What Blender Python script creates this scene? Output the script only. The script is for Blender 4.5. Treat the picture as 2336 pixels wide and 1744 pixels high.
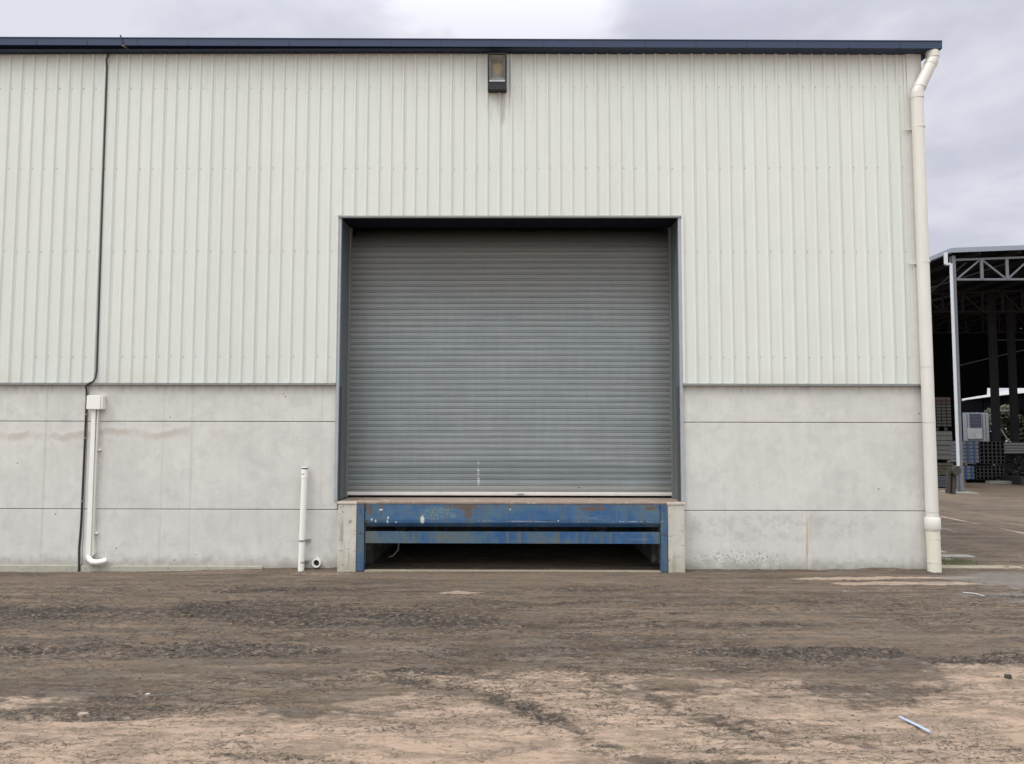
import bpy, math, random
import numpy as np
from mathutils import Vector, Matrix
D = bpy.data
for o in list(D.objects): D.objects.remove(o)
R = math.radians
scene = bpy.context.scene
col = scene.collection

# ------------------------------------------------------------------ camera
cam = D.cameras.new('camera'); camo = D.objects.new('camera', cam); col.objects.link(camo)
cam.sensor_width = 36; cam.lens = 26.68; cam.clip_start = .05; cam.clip_end = 3000
camo.location = (0, -11.78, 2.105)
M = Matrix.Rotation(R(.39), 4, 'Z') @ Matrix.Rotation(R(90 + 3.735), 4, 'X') @ Matrix.Rotation(R(.1), 4, 'Z')
camo.rotation_euler = M.to_euler()
scene.camera = camo
scene.render.resolution_x, scene.render.resolution_y = 1024, 764

# ------------------------------------------------------------------ node helpers
class G:
    def __init__(s, nt): s.nt = nt; s.n = nt.nodes; s.l = nt.links
    def put(s, sock, v):
        if v is None: return
        if isinstance(v, bpy.types.NodeSocket): s.l.new(v, sock)
        elif isinstance(v, (tuple, list)):
            v = tuple(v)
            if sock.type == 'RGBA' and len(v) == 3: v = v + (1,)
            sock.default_value = v
        elif sock.type == 'RGBA': sock.default_value = (v, v, v, 1)
        elif sock.type == 'VECTOR': sock.default_value = (v, v, v)
        else: sock.default_value = v
    def m(s, op, a, b=None, c=None, clamp=False):
        n = s.n.new('ShaderNodeMath'); n.operation = op; n.use_clamp = clamp
        for i, v in enumerate((a, b, c)): s.put(n.inputs[i], v)
        return n.outputs[0]
    def vm(s, op, a, b=None):
        n = s.n.new('ShaderNodeVectorMath'); n.operation = op
        s.put(n.inputs[0], a); s.put(n.inputs[1], b)
        return n.outputs['Value'] if op in ('DOT_PRODUCT', 'LENGTH', 'DISTANCE') else n.outputs[0]
    def mix(s, f, a, b, bt='MIX'):
        n = s.n.new('ShaderNodeMix'); n.data_type = 'RGBA'; n.blend_type = bt; n.clamp_factor = True
        s.put(n.inputs[0], f); s.put(n.inputs[6], a); s.put(n.inputs[7], b)
        return n.outputs[2]
    def noise(s, vec, scale=5, detail=4, rough=.55, dist=0, stretch=None, off=None):
        if stretch or off:
            mp = s.n.new('ShaderNodeMapping'); s.put(mp.inputs[0], vec)
            if stretch: mp.inputs['Scale'].default_value = stretch
            if off: mp.inputs['Location'].default_value = off
            vec = mp.outputs[0]
        n = s.n.new('ShaderNodeTexNoise'); s.put(n.inputs['Vector'], vec)
        n.inputs['Scale'].default_value = scale; n.inputs['Detail'].default_value = detail
        n.inputs['Roughness'].default_value = rough; n.inputs['Distortion'].default_value = dist
        return n.outputs[0]
    def ss(s, v, a, b, lo=0., hi=1.):
        n = s.n.new('ShaderNodeMapRange'); n.interpolation_type = 'SMOOTHSTEP'
        s.put(n.inputs[0], v); n.inputs[1].default_value = a; n.inputs[2].default_value = b
        n.inputs[3].default_value = lo; n.inputs[4].default_value = hi
        return n.outputs[0]
    def lin(s, v, a, b, lo=0., hi=1.):
        n = s.n.new('ShaderNodeMapRange')
        s.put(n.inputs[0], v); n.inputs[1].default_value = a; n.inputs[2].default_value = b
        n.inputs[3].default_value = lo; n.inputs[4].default_value = hi
        return n.outputs[0]
    def pos(s):
        if not hasattr(s, '_p'):
            s._p = s.n.new('ShaderNodeNewGeometry').outputs['Position']
            sp = s.n.new('ShaderNodeSeparateXYZ'); s.l.new(s._p, sp.inputs[0]); s.x, s.y, s.z = sp.outputs
        return s._p
    def spot(s, cx, cz, rx, rz, warp=None, k=.5):
        s.pos()
        a = s.m('DIVIDE', s.m('SUBTRACT', s.x, cx), rx); b = s.m('DIVIDE', s.m('SUBTRACT', s.z, cz), rz)
        d = s.m('SQRT', s.m('ADD', s.m('MULTIPLY', a, a), s.m('MULTIPLY', b, b)))
        if warp is not None: d = s.m('ADD', d, s.m('MULTIPLY', s.m('SUBTRACT', warp, .5), k * 4))
        return s.ss(d, 1.15, .75)
    def attr(s, name):
        n = s.n.new('ShaderNodeAttribute'); n.attribute_name = name; return n.outputs['Fac']
    def bump(s, h, strength=.3, dist=.01):
        n = s.n.new('ShaderNodeBump'); s.put(n.inputs['Height'], h)
        n.inputs['Strength'].default_value = strength; n.inputs['Distance'].default_value = dist
        return n.outputs[0]

MATS = {}
def mat(name, build):
    if name in MATS: return MATS[name]
    m = D.materials.new(name); m.use_nodes = True
    g = G(m.node_tree); b = g.n['Principled BSDF']
    g.b = b
    build(g, b); MATS[name] = m
    return m
def simple(name, c, rough=.5, metal=0., var=.12, scale=6., stretch=None, bumpk=0., spec=.5):
    def f(g, b):
        p = g.pos(); n = g.noise(p, scale, 5, .6, stretch=stretch)
        k = g.lin(n, .25, .75, 1 - var, 1 + var)
        g.put(b.inputs['Base Color'], g.mix(1, c, k, 'MULTIPLY'))
        g.put(b.inputs['Roughness'], g.lin(n, .3, .7, rough - .06, rough + .08)); b.inputs['Metallic'].default_value = metal
        b.inputs['Specular IOR Level'].default_value = spec
        if bumpk: g.put(b.inputs['Normal'], g.bump(n, bumpk, .01))
    return mat(name, f)

# ------------------------------------------------------------------ world (overcast) and soft sun
SUN_EL, SUN_AZ = 60, 242      # compass bearing of the veiled sun, behind and left of the camera
w = D.worlds.new('World'); scene.world = w; w.use_nodes = True
g = G(w.node_tree); bg = g.n['Background']
sky = g.n.new('ShaderNodeTexSky'); sky.sky_type = 'NISHITA'; sky.sun_disc = False
sky.sun_elevation = R(SUN_EL); sky.sun_rotation = R(SUN_AZ); sky.air_density = 1.2; sky.dust_density = 3
tc = g.n.new('ShaderNodeTexCoord').outputs['Generated']
dirn = g.vm('NORMALIZE', tc)
sp = g.n.new('ShaderNodeSeparateXYZ'); g.l.new(dirn, sp.inputs[0]); dx, dy, dz = sp.outputs
den = g.m('ADD', g.m('MAXIMUM', dz, 0.), .22)
cmb = g.n.new('ShaderNodeCombineXYZ'); g.put(cmb.inputs[0], g.m('DIVIDE', dx, den)); g.put(cmb.inputs[1], g.m('DIVIDE', dy, den))
cl = g.noise(cmb.outputs[0], 1.5, 6, .52, dist=.35, off=(3.1, 1.7, 0))
cl2 = g.noise(cmb.outputs[0], 4.2, 5, .55, dist=.3, off=(.4, 5.2, 2))
c = g.m('ADD', g.m('MULTIPLY', cl, .7), g.m('MULTIPLY', cl2, .3))
c = g.m('MULTIPLY', g.ss(c, .41, .60), .62)
brk = g.ss(g.m('ADD', g.vm('DOT_PRODUCT', dirn, Vector((.015, .86, .51)).normalized()[:]), g.m('MULTIPLY', g.m('SUBTRACT', cl2, .5), .03)), .987, 1.0)   # thin cloud over the roof
c = g.m('ADD', c, g.m('MULTIPLY', brk, .9), clamp=True)
cloud = g.mix(c, (.435, .438, .508), (.64, .64, .69))
rear = g.ss(dy, .35, -.6)
up = g.ss(dz, .45, .85)
gain = g.m('ADD', 1., g.m('ADD', g.m('MULTIPLY', rear, .6), g.m('MULTIPLY', up, 3.3)))
cloud = g.mix(1, cloud, gain, 'MULTIPLY')
cloud = g.mix(g.m('MAXIMUM', rear, up), cloud, g.mix(1, cloud, (1.03, 1.06, .97), 'MULTIPLY'))
cloud = g.mix(1, cloud, 10., 'MULTIPLY')
out = g.mix(.93, sky.outputs[0], cloud)
low = g.ss(dz, -.02, -.12)
out = g.mix(low, out, (1.5, 1.3, 1.1))
g.put(bg.inputs[0], out); bg.inputs[1].default_value = .1
sl = D.lights.new('sun', 'SUN'); sl.energy = 1.6; sl.angle = R(30); sl.color = (1, .985, .95)
so = D.objects.new('sun', sl); col.objects.link(so)
az = R(SUN_AZ); so.rotation_euler = Vector((-math.sin(az) * math.cos(R(SUN_EL)), -math.cos(az) * math.cos(R(SUN_EL)), -math.sin(R(SUN_EL)))).to_track_quat('-Z', 'Y').to_euler()
scene.view_settings.view_transform = 'Standard'; scene.view_settings.look = 'None'
scene.view_settings.exposure = 0.49; scene.view_settings.gamma = 1

# ------------------------------------------------------------------ mesh helpers
class MB:
    def __init__(s): s.v = []; s.f = []; s.mi = []; s.sm = []
    def add(s, v, f, mi=0, smooth=False):
        k = len(s.v); s.v += [tuple(p) for p in v]
        for q in f: s.f.append(tuple(i + k for i in q)); s.mi.append(mi); s.sm.append(smooth)
        return s
    def box(s, x0, x1, y0, y1, z0, z1, mi=0, b=0.):
        if b <= 0:
            v = [(x, y, z) for z in (z0, z1) for y in (y0, y1) for x in (x0, x1)]
            return s.add(v, [(0, 2, 3, 1), (4, 5, 7, 6), (0, 1, 5, 4), (1, 3, 7, 5), (3, 2, 6, 7), (2, 0, 4, 6)], mi)
        import bmesh
        bm = bmesh.new(); bmesh.ops.create_cube(bm, size=1)
        for q in bm.verts: q.co = Vector(((x0 + x1) / 2 + q.co.x * (x1 - x0), (y0 + y1) / 2 + q.co.y * (y1 - y0), (z0 + z1) / 2 + q.co.z * (z1 - z0)))
        bmesh.ops.bevel(bm, geom=bm.edges[:], offset=b, segments=2, affect='EDGES', profile=.6)
        s.bm(bm, mi); return s
    def bm(s, bm, mi=0, smooth=False):
        bm.verts.ensure_lookup_table(); bm.verts.index_update()
        s.add([q.co[:] for q in bm.verts], [[q.index for q in f.verts] for f in bm.faces], mi, smooth); bm.free()
    def tube(s, pts, r, n=16, mi=0, caps=True, smooth=True, radii=None):
        pts = [Vector(p) for p in pts]; rings = []
        t0 = (pts[1] - pts[0]).normalized(); up = Vector((0, 0, 1)) if abs(t0.z) < .9 else Vector((1, 0, 0))
        nrm = (up - t0 * up.dot(t0)).normalized()
        for i, p in enumerate(pts):
            if i == 0: t = pts[1] - pts[0]
            elif i == len(pts) - 1: t = pts[-1] - pts[-2]
            else: t = (pts[i + 1] - p).normalized() + (p - pts[i - 1]).normalized()
            t.normalize(); nrm = (nrm - t * nrm.dot(t)).normalized(); bn = t.cross(nrm)
            rr = radii[i] if radii else r
            k = 1.
            if 0 < i < len(pts) - 1:
                cs = (pts[i + 1] - p).normalized().dot(t); k = 1 / max(cs, .6)
            rings.append([p + (nrm * math.cos(a) + bn * math.sin(a)) * rr * (1 if n > 40 else 1) for a in [2 * math.pi * j / n for j in range(n)]])
        v = [q for ring in rings for q in ring]; f = []
        for i in range(len(rings) - 1):
            for j in range(n):
                f.append((i * n + j, i * n + (j + 1) % n, (i + 1) * n + (j + 1) % n, (i + 1) * n + j))
        s.add(v, f, mi, smooth)
        if caps: s.add(rings[0], [tuple(range(n))[::-1]], mi); s.add(rings[-1], [tuple(range(n))], mi)
        return s
    def bar(s, a, b, wx, wy, mi=0):           # square bar between two points
        a, b = Vector(a), Vector(b); t = (b - a).normalized()
        up = Vector((0, 1, 0)) if abs(t.y) < .9 else Vector((0, 0, 1))
        n1 = t.cross(up).normalized() * wx / 2; n2 = t.cross(n1).normalized() * wy / 2
        v = [p + n1 * i + n2 * j for p in (a, b) for i, j in ((-1, -1), (1, -1), (1, 1), (-1, 1))]
        return s.add(v, [(0, 1, 2, 3), (7, 6, 5, 4), (0, 4, 5, 1), (1, 5, 6, 2), (2, 6, 7, 3), (3, 7, 4, 0)], mi)
    def prism(s, poly, y0, y1, mi=0):         # polygon in x,z given a depth along y
        n = len(poly); v = [(x, y0, z) for x, z in poly] + [(x, y1, z) for x, z in poly]
        f = [tuple(range(n)), tuple(range(2 * n - 1, n - 1, -1))] + [(i, i + n, (i + 1) % n + n, (i + 1) % n) for i in range(n)]
        return s.add(v, f, mi)
    def build(s, name, mats, parent=None):
        me = D.meshes.new(name); me.from_pydata(s.v, [], s.f)
        for m_ in (mats if isinstance(mats, (list, tuple)) else [mats]): me.materials.append(m_)
        me.polygons.foreach_set('material_index', s.mi); me.polygons.foreach_set('use_smooth', s.sm)
        import bmesh
        bm = bmesh.new(); bm.from_mesh(me); bmesh.ops.recalc_face_normals(bm, faces=bm.faces[:]); bm.to_mesh(me); bm.free()
        o = D.objects.new(name, me); col.objects.link(o)
        if parent is not None:
            o.parent = parent
            w_ = parent; off = Vector((0, 0, 0))
            while w_ is not None: off += w_.location; w_ = w_.parent
            o.location = -off if parent.type != 'EMPTY' or True else (0, 0, 0)
        return o
def tag(o, label=None, cat=None, group=None, kind=None):
    for k, v in (('label', label), ('category', cat), ('group', group), ('kind', kind)):
        if v: o[k] = v
    return o
def thing(name, label, cat, loc=(0, 0, 0), group=None):
    o = D.objects.new(name, None); col.objects.link(o); o.location = loc; o.empty_display_size = .2
    return tag(o, label, cat, group)

# ------------------------------------------------------------------ numpy noise for the ground
def lattice(ix, iy, seed):
    h = (ix.astype(np.int64) * 374761393 + iy.astype(np.int64) * 668265263 + seed * 1442695041) & 0xffffffff
    h = ((h ^ (h >> 13)) * 1274126177) & 0xffffffff
    return ((h ^ (h >> 16)) & 0xffffff) / float(0xffffff)
def vnoise(x, y, seed):
    ix, iy = np.floor(x), np.floor(y); fx, fy = x - ix, y - iy
    fx = fx * fx * (3 - 2 * fx); fy = fy * fy * (3 - 2 * fy)
    a, b = lattice(ix, iy, seed), lattice(ix + 1, iy, seed); c_, d = lattice(ix, iy + 1, seed), lattice(ix + 1, iy + 1, seed)
    return (a * (1 - fx) + b * fx) * (1 - fy) + (c_ * (1 - fx) + d * fx) * fy
def fbm(x, y, sx, sy, oct=4, seed=1, rough=.5):
    t = 0; amp = 1; tot = 0
    for o_ in range(oct):
        t = t + amp * vnoise(x * sx * 2 ** o_ + 17.3 * o_, y * sy * 2 ** o_ + 9.1 * o_, seed + o_ * 7); tot += amp; amp *= rough
    return t / tot
def sst(v, a, b):
    t = np.clip((v - a) / (b - a), 0, 1); return t * t * (3 - 2 * t)

def ground_fields(x, y):
    """height, tan-ness, pale-ness, scuff (dark clodded mud) at world points"""
    wx = x + (fbm(x, y, .5, .9, 3, 11) - .5) * 1.2; wy = y + (fbm(x, y, .35, .8, 4, 21) - .5) * .9
    side = sst(x, 6.2, 7.4) * sst(y, -.6, .8)                     # the lane beside the building: tracks run away from us
    streak = fbm(wx, wy, .28, 3.2, 5, 31, .6)                     # tracks along the wall
    streak_s = fbm(x + .12 * y, y, 2.6, .09, 4, 41, .6)
    streak = streak * (1 - side) + streak_s * side
    blot = fbm(wx, wy, .45, .8, 4, 51)
    fine = fbm(x, y, 5, 8, 4, 61, .65)
    yb = -5.45 - .22 * np.exp(-((x + 3.0) / 2.2) ** 2) + .25 * np.exp(-((x - 0.2) / .9) ** 2) + .15 * sst(x, 1., 3)
    tan = sst(yb - wy + (fbm(x, y, .7, 1.6, 5, 101, .6) - .5) * 2.4, -.6, .5)
    def band(x0, y0, x1, y1, wd):
        L = math.hypot(x1 - x0, y1 - y0); ux, uy = (x1 - x0) / L, (y1 - y0) / L
        a = (wx - x0) * ux + (wy - y0) * uy; d = np.abs((wx - x0) * uy - (wy - y0) * ux)
        return np.exp(-(d / wd) ** 2) * sst(a, -.3, .3) * sst(L - a, -.3, .3) * sst(fbm(x, y, 3, 5, 4, 111), .30, .54)
    def blob(cx, cy, rx, ry, warp=.7):
        d = np.sqrt(((x - cx) / rx) ** 2 + ((y - cy) / ry) ** 2) + (fbm(x, y, 1.4, 5, 4, 71) - .5) * 2 * warp
        return sst(d, 1.2, .6)
    tracks = np.maximum.reduce([band(-1.2, -5.0, 1.0, -6.9, .17), .9 * band(.6, -5.2, 2.2, -6.9, .13), band(1.4, -5.9, 2.6, -6.6, .1),
                                .6 * blob(1.45, -6.85, .45, .13), .7 * blob(-3.3, -6.0, .8, .14), .6 * blob(-1.6, -6.75, .5, .08), .5 * blob(-2.2, -5.9, 1.0, .13)])
    tan = tan * (1 - .75 * tracks)
    pale = np.maximum.reduce([blob(5.1, -.62, 1.5, .11), blob(5.6, -1.02, 1.6, .13), .8 * blob(-.75, -1.7, .42, .12), .55 * blob(-3.0, -.35, .6, .12),
                              .7 * blob(-2.2, -.16, .35, .08), .5 * blob(4.6, -1.5, 1.2, .08), .35 * blob(1.2, -2.5, 1.1, .06), .4 * blob(-5.2, -1.9, .4, .06)])
    tx = x + (fbm(x, y, .3, .22, 3, 141) - .5) * .9; lines = sum(k_ * np.exp(-((tx - c_) / w_) ** 2) for c_, w_, k_ in ((9.3, .10, .6), (10.6, .13, 1.), (11.3, .10, .7), (12.1, .16, .9), (13.2, .14, .9), (14.3, .2, .6), (8.4, .08, .5)))
    pale = np.maximum(pale, np.clip(lines, 0, 1) * side * sst(fbm(x, y, 1.5, .35, 4, 151), .28, .48) * 1.2)
    wet = np.maximum.reduce([blob(7.6, -.9, 1.7, .7, .5), .8 * blob(6.6, -1.9, 1.2, .25), .4 * blob(-1.0, -4.4, 2.5, .25)])
    scuff = np.maximum.reduce([blob(2.7, -4.35, 1.9, .22), .8 * blob(-3.2, -4.35, 2.4, .25), .75 * blob(-4.6, -2.7, 1.8, .45), .75 * blob(-1.6, -3.2, 1.8, .3), .6 * blob(2.2, -3.3, .9, .12),
                               .6 * blob(4.4, -2.3, 1.0, .12), .75 * blob(4.6, -4.5, 1.0, .18), .7 * blob(-.2, -4.9, 1.1, .12), .55 * tracks, .8 * blob(6.4, -1.9, .9, .07),
                               .8 * blob(7.3, .02, .8, .05), .9 * blob(7.9, -.1, .4, .08), .45 * blob(-3.6, -1.5, 1.9, .2), .9 * blob(4.4, -.8, .7, .05)])
    mid = sst(y, -5.6, -4.6) * (1 - sst(y, -1.6, -.7))
    scuff = np.clip(scuff * sst(fbm(wx, wy, .9, 1.7, 4, 121, .62), .40, .58) * 1.15 + .3 * mid * sst(fbm(wx, wy, .35, 2.2, 5, 131, .62), .53, .63), 0, 1) * (1 - side)
    h = (streak - .5) * .035 * (1 - sst(y, -1.2, -.2) * .7) + (blot - .5) * .03
    h = h + (fine - .5) * (.030 + .055 * scuff) * (1 - .6 * sst(y, -1.6, -.4)) + (fbm(x, y, 15, 20, 2, 81) - .5) * (.012 + .026 * scuff) - .012 * tracks
    dist = np.maximum(np.abs(x) - 10, 0) + np.maximum(y - 10, 0) + np.maximum(-9 - y, 0)
    h = h * np.exp(-dist / 12)
    h = h + .055 * np.exp(-np.abs(y + .02) / .08) * np.clip(fbm(x, y, .9, 3, 6, 91, .62) * 2.2 - .6, 0, 1) * (x < 6.3) * (np.abs(x + .08) > 2.35) * sst(x, -6, -4)
    h = h - .055 * sst(-x, 1.5, 7) * sst(y, -4, 0) * (1 - sst(y, 1, 8)) + .012 * sst(x, 3, 6) * sst(y, -4, 0)
    shade = np.clip(.5 + (streak - .5) * 2.2 + (blot - .5) * .9, 0, 1)
    return h, np.clip(tan, 0, 1), np.clip(pale, 0, 1), np.clip(wet, 0, 1), scuff, shade

def spaced(lo, hi, step, far_lo, far_hi, grow=1.12):
    a = list(np.arange(lo, hi + step / 2, step)); s_ = step; v = a[-1]
    while v < far_hi: s_ *= grow; v += s_; a.append(v)
    s_ = step; v = a[0]
    while v > far_lo: s_ *= grow; v -= s_; a.insert(0, v)
    return np.array(a)
xs = spaced(-8.6, 9.4, .019, -900, 900); ys = spaced(-7.4, .6, .0155, -600, 1500, 1.045)
X, Y = np.meshgrid(xs, ys); nx, ny = len(xs), len(ys)
H, TAN, PALE, WET, SCUFF, SHADE = ground_fields(X, Y)
me = D.meshes.new('ground'); N = nx * ny
me.vertices.add(N); me.vertices.foreach_set('co', np.stack([X, Y, H], -1).astype(np.float32).ravel())
ii = (np.arange(ny - 1)[:, None] * nx + np.arange(nx - 1)[None]).ravel()
quads = np.stack([ii, ii + 1, ii + nx + 1, ii + nx], -1).astype(np.int32)
me.loops.add(quads.size); me.loops.foreach_set('vertex_index', quads.ravel())
me.polygons.add(len(quads)); me.polygons.foreach_set('loop_start', np.arange(0, quads.size, 4, dtype=np.int32))
me.polygons.foreach_set('use_smooth', np.ones(len(quads), bool))
me.update(calc_edges=True)
for nm, arr in (('tan', TAN), ('pale', PALE), ('wet', WET), ('scuff', SCUFF), ('shade', SHADE)):
    at = me.attributes.new(nm, 'FLOAT', 'POINT'); at.data.foreach_set('value', arr.astype(np.float32).ravel())
ground = D.objects.new('ground', me); col.objects.link(ground); ground['kind'] = 'structure'; ground['label'] = 'muddy brown unsealed yard ground with tyre streaks'

def mud(g, b):
    p = g.pos(); tan, pale, wet, scuff, shade = [g.attr(k) for k in ('tan', 'pale', 'wet', 'scuff', 'shade')]
    n1 = g.noise(p, 3.2, 6, .62, stretch=(.55, 1.5, 1)); n2 = g.noise(p, 14, 5, .65, stretch=(.7, 1.1, 1)); n3 = g.noise(p, 55, 4, .7, stretch=(.8, 1.1, 1)); n4 = g.noise(p, 8, 7, .66, dist=.3, stretch=(.3, 1.5, 1), off=(2, 9, 0))
    n5 = g.noise(p, 24, 6, .70, dist=.4, stretch=(.62, 1.1, 1), off=(5, 1, 3)); n6 = g.noise(p, 3.2, 8, .68, dist=.5, stretch=(.35, 1.25, 1), off=(7, 3, 1))
    dark = g.mix(g.ss(shade, .15, .9), (.086, .061, .042), (.142, .101, .069))
    dark = g.mix(g.ss(n1, .46, .60), dark, (.112, .089, .069))
    dark = g.mix(g.m('MULTIPLY', g.ss(n6, .50, .60), .55), dark, (.165, .121, .089))
    n7 = g.noise(p, 2.6, 7, .7, dist=.25, stretch=(.16, 2.4, 1), off=(1, 4, 6))
    dark = g.mix(g.m('MULTIPLY', g.ss(n7, .53, .62), .5), dark, (.195, .146, .109)); dark = g.mix(g.m('MULTIPLY', g.ss(n7, .47, .40), .5), dark, (.052, .041, .035))
    light = g.mix(g.ss(n1, .40, .58), (.215, .156, .114), (.345, .250, .184))
    light = g.mix(g.m('MULTIPLY', g.ss(n4, .52, .62), .7), light, (.275, .21, .135))
    light = g.mix(g.m('MULTIPLY', g.ss(n6, .50, .60), .45), light, (.225, .170, .132))
    tt = g.m('ADD', tan, g.m('ADD', g.m('MULTIPLY', g.m('SUBTRACT', n2, .5), 1.3), g.m('MULTIPLY', g.m('SUBTRACT', n6, .5), 1.6)))
    t = g.ss(tt, .25, .8)
    c = g.mix(t, dark, light)
    c = g.mix(g.ss(g.m('ADD', pale, g.m('MULTIPLY', g.m('SUBTRACT', n5, .5), 1.6)), .45, .75), c, (.31, .235, .178))
    c = g.mix(g.m('MULTIPLY', g.ss(g.m('ADD', wet, g.m('MULTIPLY', g.m('SUBTRACT', n1, .5), 1.6)), .35, .8), .7), c, (.165, .143, .124))
    # clods and flecks of darker wet mud
    n9 = g.noise(p, .9, 5, .6, dist=.4, stretch=(.5, 1.3, 1), off=(12, 4, 8)); rough_ = g.ss(g.m('ADD', n9, g.m('MULTIPLY', scuff, .25)), .42, .58, .36, 1.)
    calm = g.m('MULTIPLY', g.m('SUBTRACT', 1, g.m('MULTIPLY', g.ss(g.y, -2.0, -.7), .7)), rough_)
    fl = g.m('MULTIPLY', g.ss(g.m('ADD', n5, g.m('MULTIPLY', scuff, .12)), .57, .615), calm)
    fl2 = g.m('MULTIPLY', g.ss(g.m('ADD', n4, g.m('MULTIPLY', scuff, .08)), .575, .64), calm)
    fl3 = g.ss(n3, .56, .64)
    c = g.mix(g.m('MULTIPLY', fl, .65), c, (.046, .036, .030))
    c = g.mix(g.m('MULTIPLY', fl2, .5), c, (.050, .040, .035))
    c = g.mix(g.m('MULTIPLY', g.m('MULTIPLY', fl3, rough_), .38), c, (.062, .048, .040))
    c = g.mix(g.m('MULTIPLY', g.m('MULTIPLY', scuff, g.ss(n5, .44, .56)), .34), c, (.056, .046, .038))
    w1 = g.noise(p, 6.5, 6, .62, dist=.7, stretch=(.75, 1, 1), off=(3, 8, 2)); w2 = g.noise(p, 17, 5, .62, dist=.6, stretch=(.8, 1, 1), off=(6, 2, 9))
    r1 = g.ss(g.m('ABSOLUTE', g.m('SUBTRACT', w1, .5)), .017, .003); r2 = g.ss(g.m('ABSOLUTE', g.m('SUBTRACT', w2, .5)), .024, .004)
    rm = g.m('MULTIPLY', g.ss(g.m('ADD', n6, g.m('MULTIPLY', scuff, .2)), .46, .58), calm); rm2 = g.m('MULTIPLY', g.ss(g.m('ADD', n4, g.m('MULTIPLY', scuff, .2)), .47, .58), calm)
    c = g.mix(g.m('MULTIPLY', g.m('MULTIPLY', r1, rm), .75), c, (.046, .036, .030))
    c = g.mix(g.m('MULTIPLY', g.m('MULTIPLY', r2, rm2), .50), c, (.050, .039, .032))
    hi = g.ss(n5, .44, .38)
    c = g.mix(g.m('MULTIPLY', g.m('MULTIPLY', hi, rough_), .26), c, (.36, .28, .22))
    g.put(b.inputs['Base Color'], c)
    r = g.m('SUBTRACT', .9, g.m('MULTIPLY', wet, .38)); g.put(b.inputs['Roughness'], g.m('SUBTRACT', r, g.m('MULTIPLY', scuff, .12)))
    b.inputs['Specular IOR Level'].default_value = .3
    hh = g.m('ADD', g.m('MULTIPLY', n2, .5), g.m('ADD', g.m('MULTIPLY', n3, .3), g.m('ADD', g.m('MULTIPLY', n4, .4), g.m('ADD', g.m('MULTIPLY', n5, -.7), g.m('MULTIPLY', g.m('ADD', g.m('MULTIPLY', r1, rm), g.m('MULTIPLY', r2, rm2)), -.35)))))
    g.put(b.inputs['Normal'], g.bump(hh, 1., .045))
me.materials.append(mat('mud', mud))

# ------------------------------------------------------------------ materials of the building
def cladding_mat(g, b):
    p = g.pos()
    n1 = g.noise(p, .9, 4, .5, stretch=(1, 1, .5)); n2 = g.noise(p, 14, 4, .6, stretch=(1, 1, .06)); n3 = g.noise(p, 90, 2, .6)
    c = g.mix(g.ss(n1, .38, .62), (.585, .610, .562), (.592, .604, .562))
    c = g.mix(1, c, g.lin(n2, .3, .7, .98, 1.015), 'MULTIPLY')
    c = g.mix(1, c, g.lin(n3, .3, .7, .985, 1.01), 'MULTIPLY')
    sh = g.m('DIVIDE', g.m('ADD', g.x, 7.90), .7656); wn = g.n.new('ShaderNodeTexWhiteNoise'); wn.noise_dimensions = '1D'; g.put(wn.inputs[1], g.m('FLOOR', sh))
    c = g.mix(1, c, g.lin(wn.outputs[0], 0, 1, .972, 1.0), 'MULTIPLY')
    lap = g.ss(g.m('FRACT', sh), .012, .004); c = g.mix(g.m('MULTIPLY', lap, .5), c, (.24, .24, .22))
    # grime that runs down in streaks under the floodlight
    st = g.m('MULTIPLY', g.spot(-.32, 7.25, .17, .32), g.ss(n2, .46, .62))
    c = g.mix(g.m('MULTIPLY', st, .55), c, (.23, .21, .19))
    dr = g.m('MULTIPLY', g.ss(n2, .60, .72), g.ss(g.z, 6.6, 8.2))
    c = g.mix(g.m('MULTIPLY', dr, .22), c, (.30, .28, .24))
    lo = g.m('MULTIPLY', g.ss(g.z, 3.15, 2.86), g.ss(n1, .45, .6))
    c = g.mix(g.m('MULTIPLY', lo, .25), c, (.50, .42, .36))
    g.put(b.inputs['Base Color'], c); b.inputs['Roughness'].default_value = .42
    b.inputs['Specular IOR Level'].default_value = .35
    nb = g.noise(p, 1.7, 3, .5, stretch=(1.6, 1, .55))
    g.put(b.inputs['Normal'], g.bump(nb, .35, .05))
CLAD = mat('painted_cladding', cladding_mat)

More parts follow.
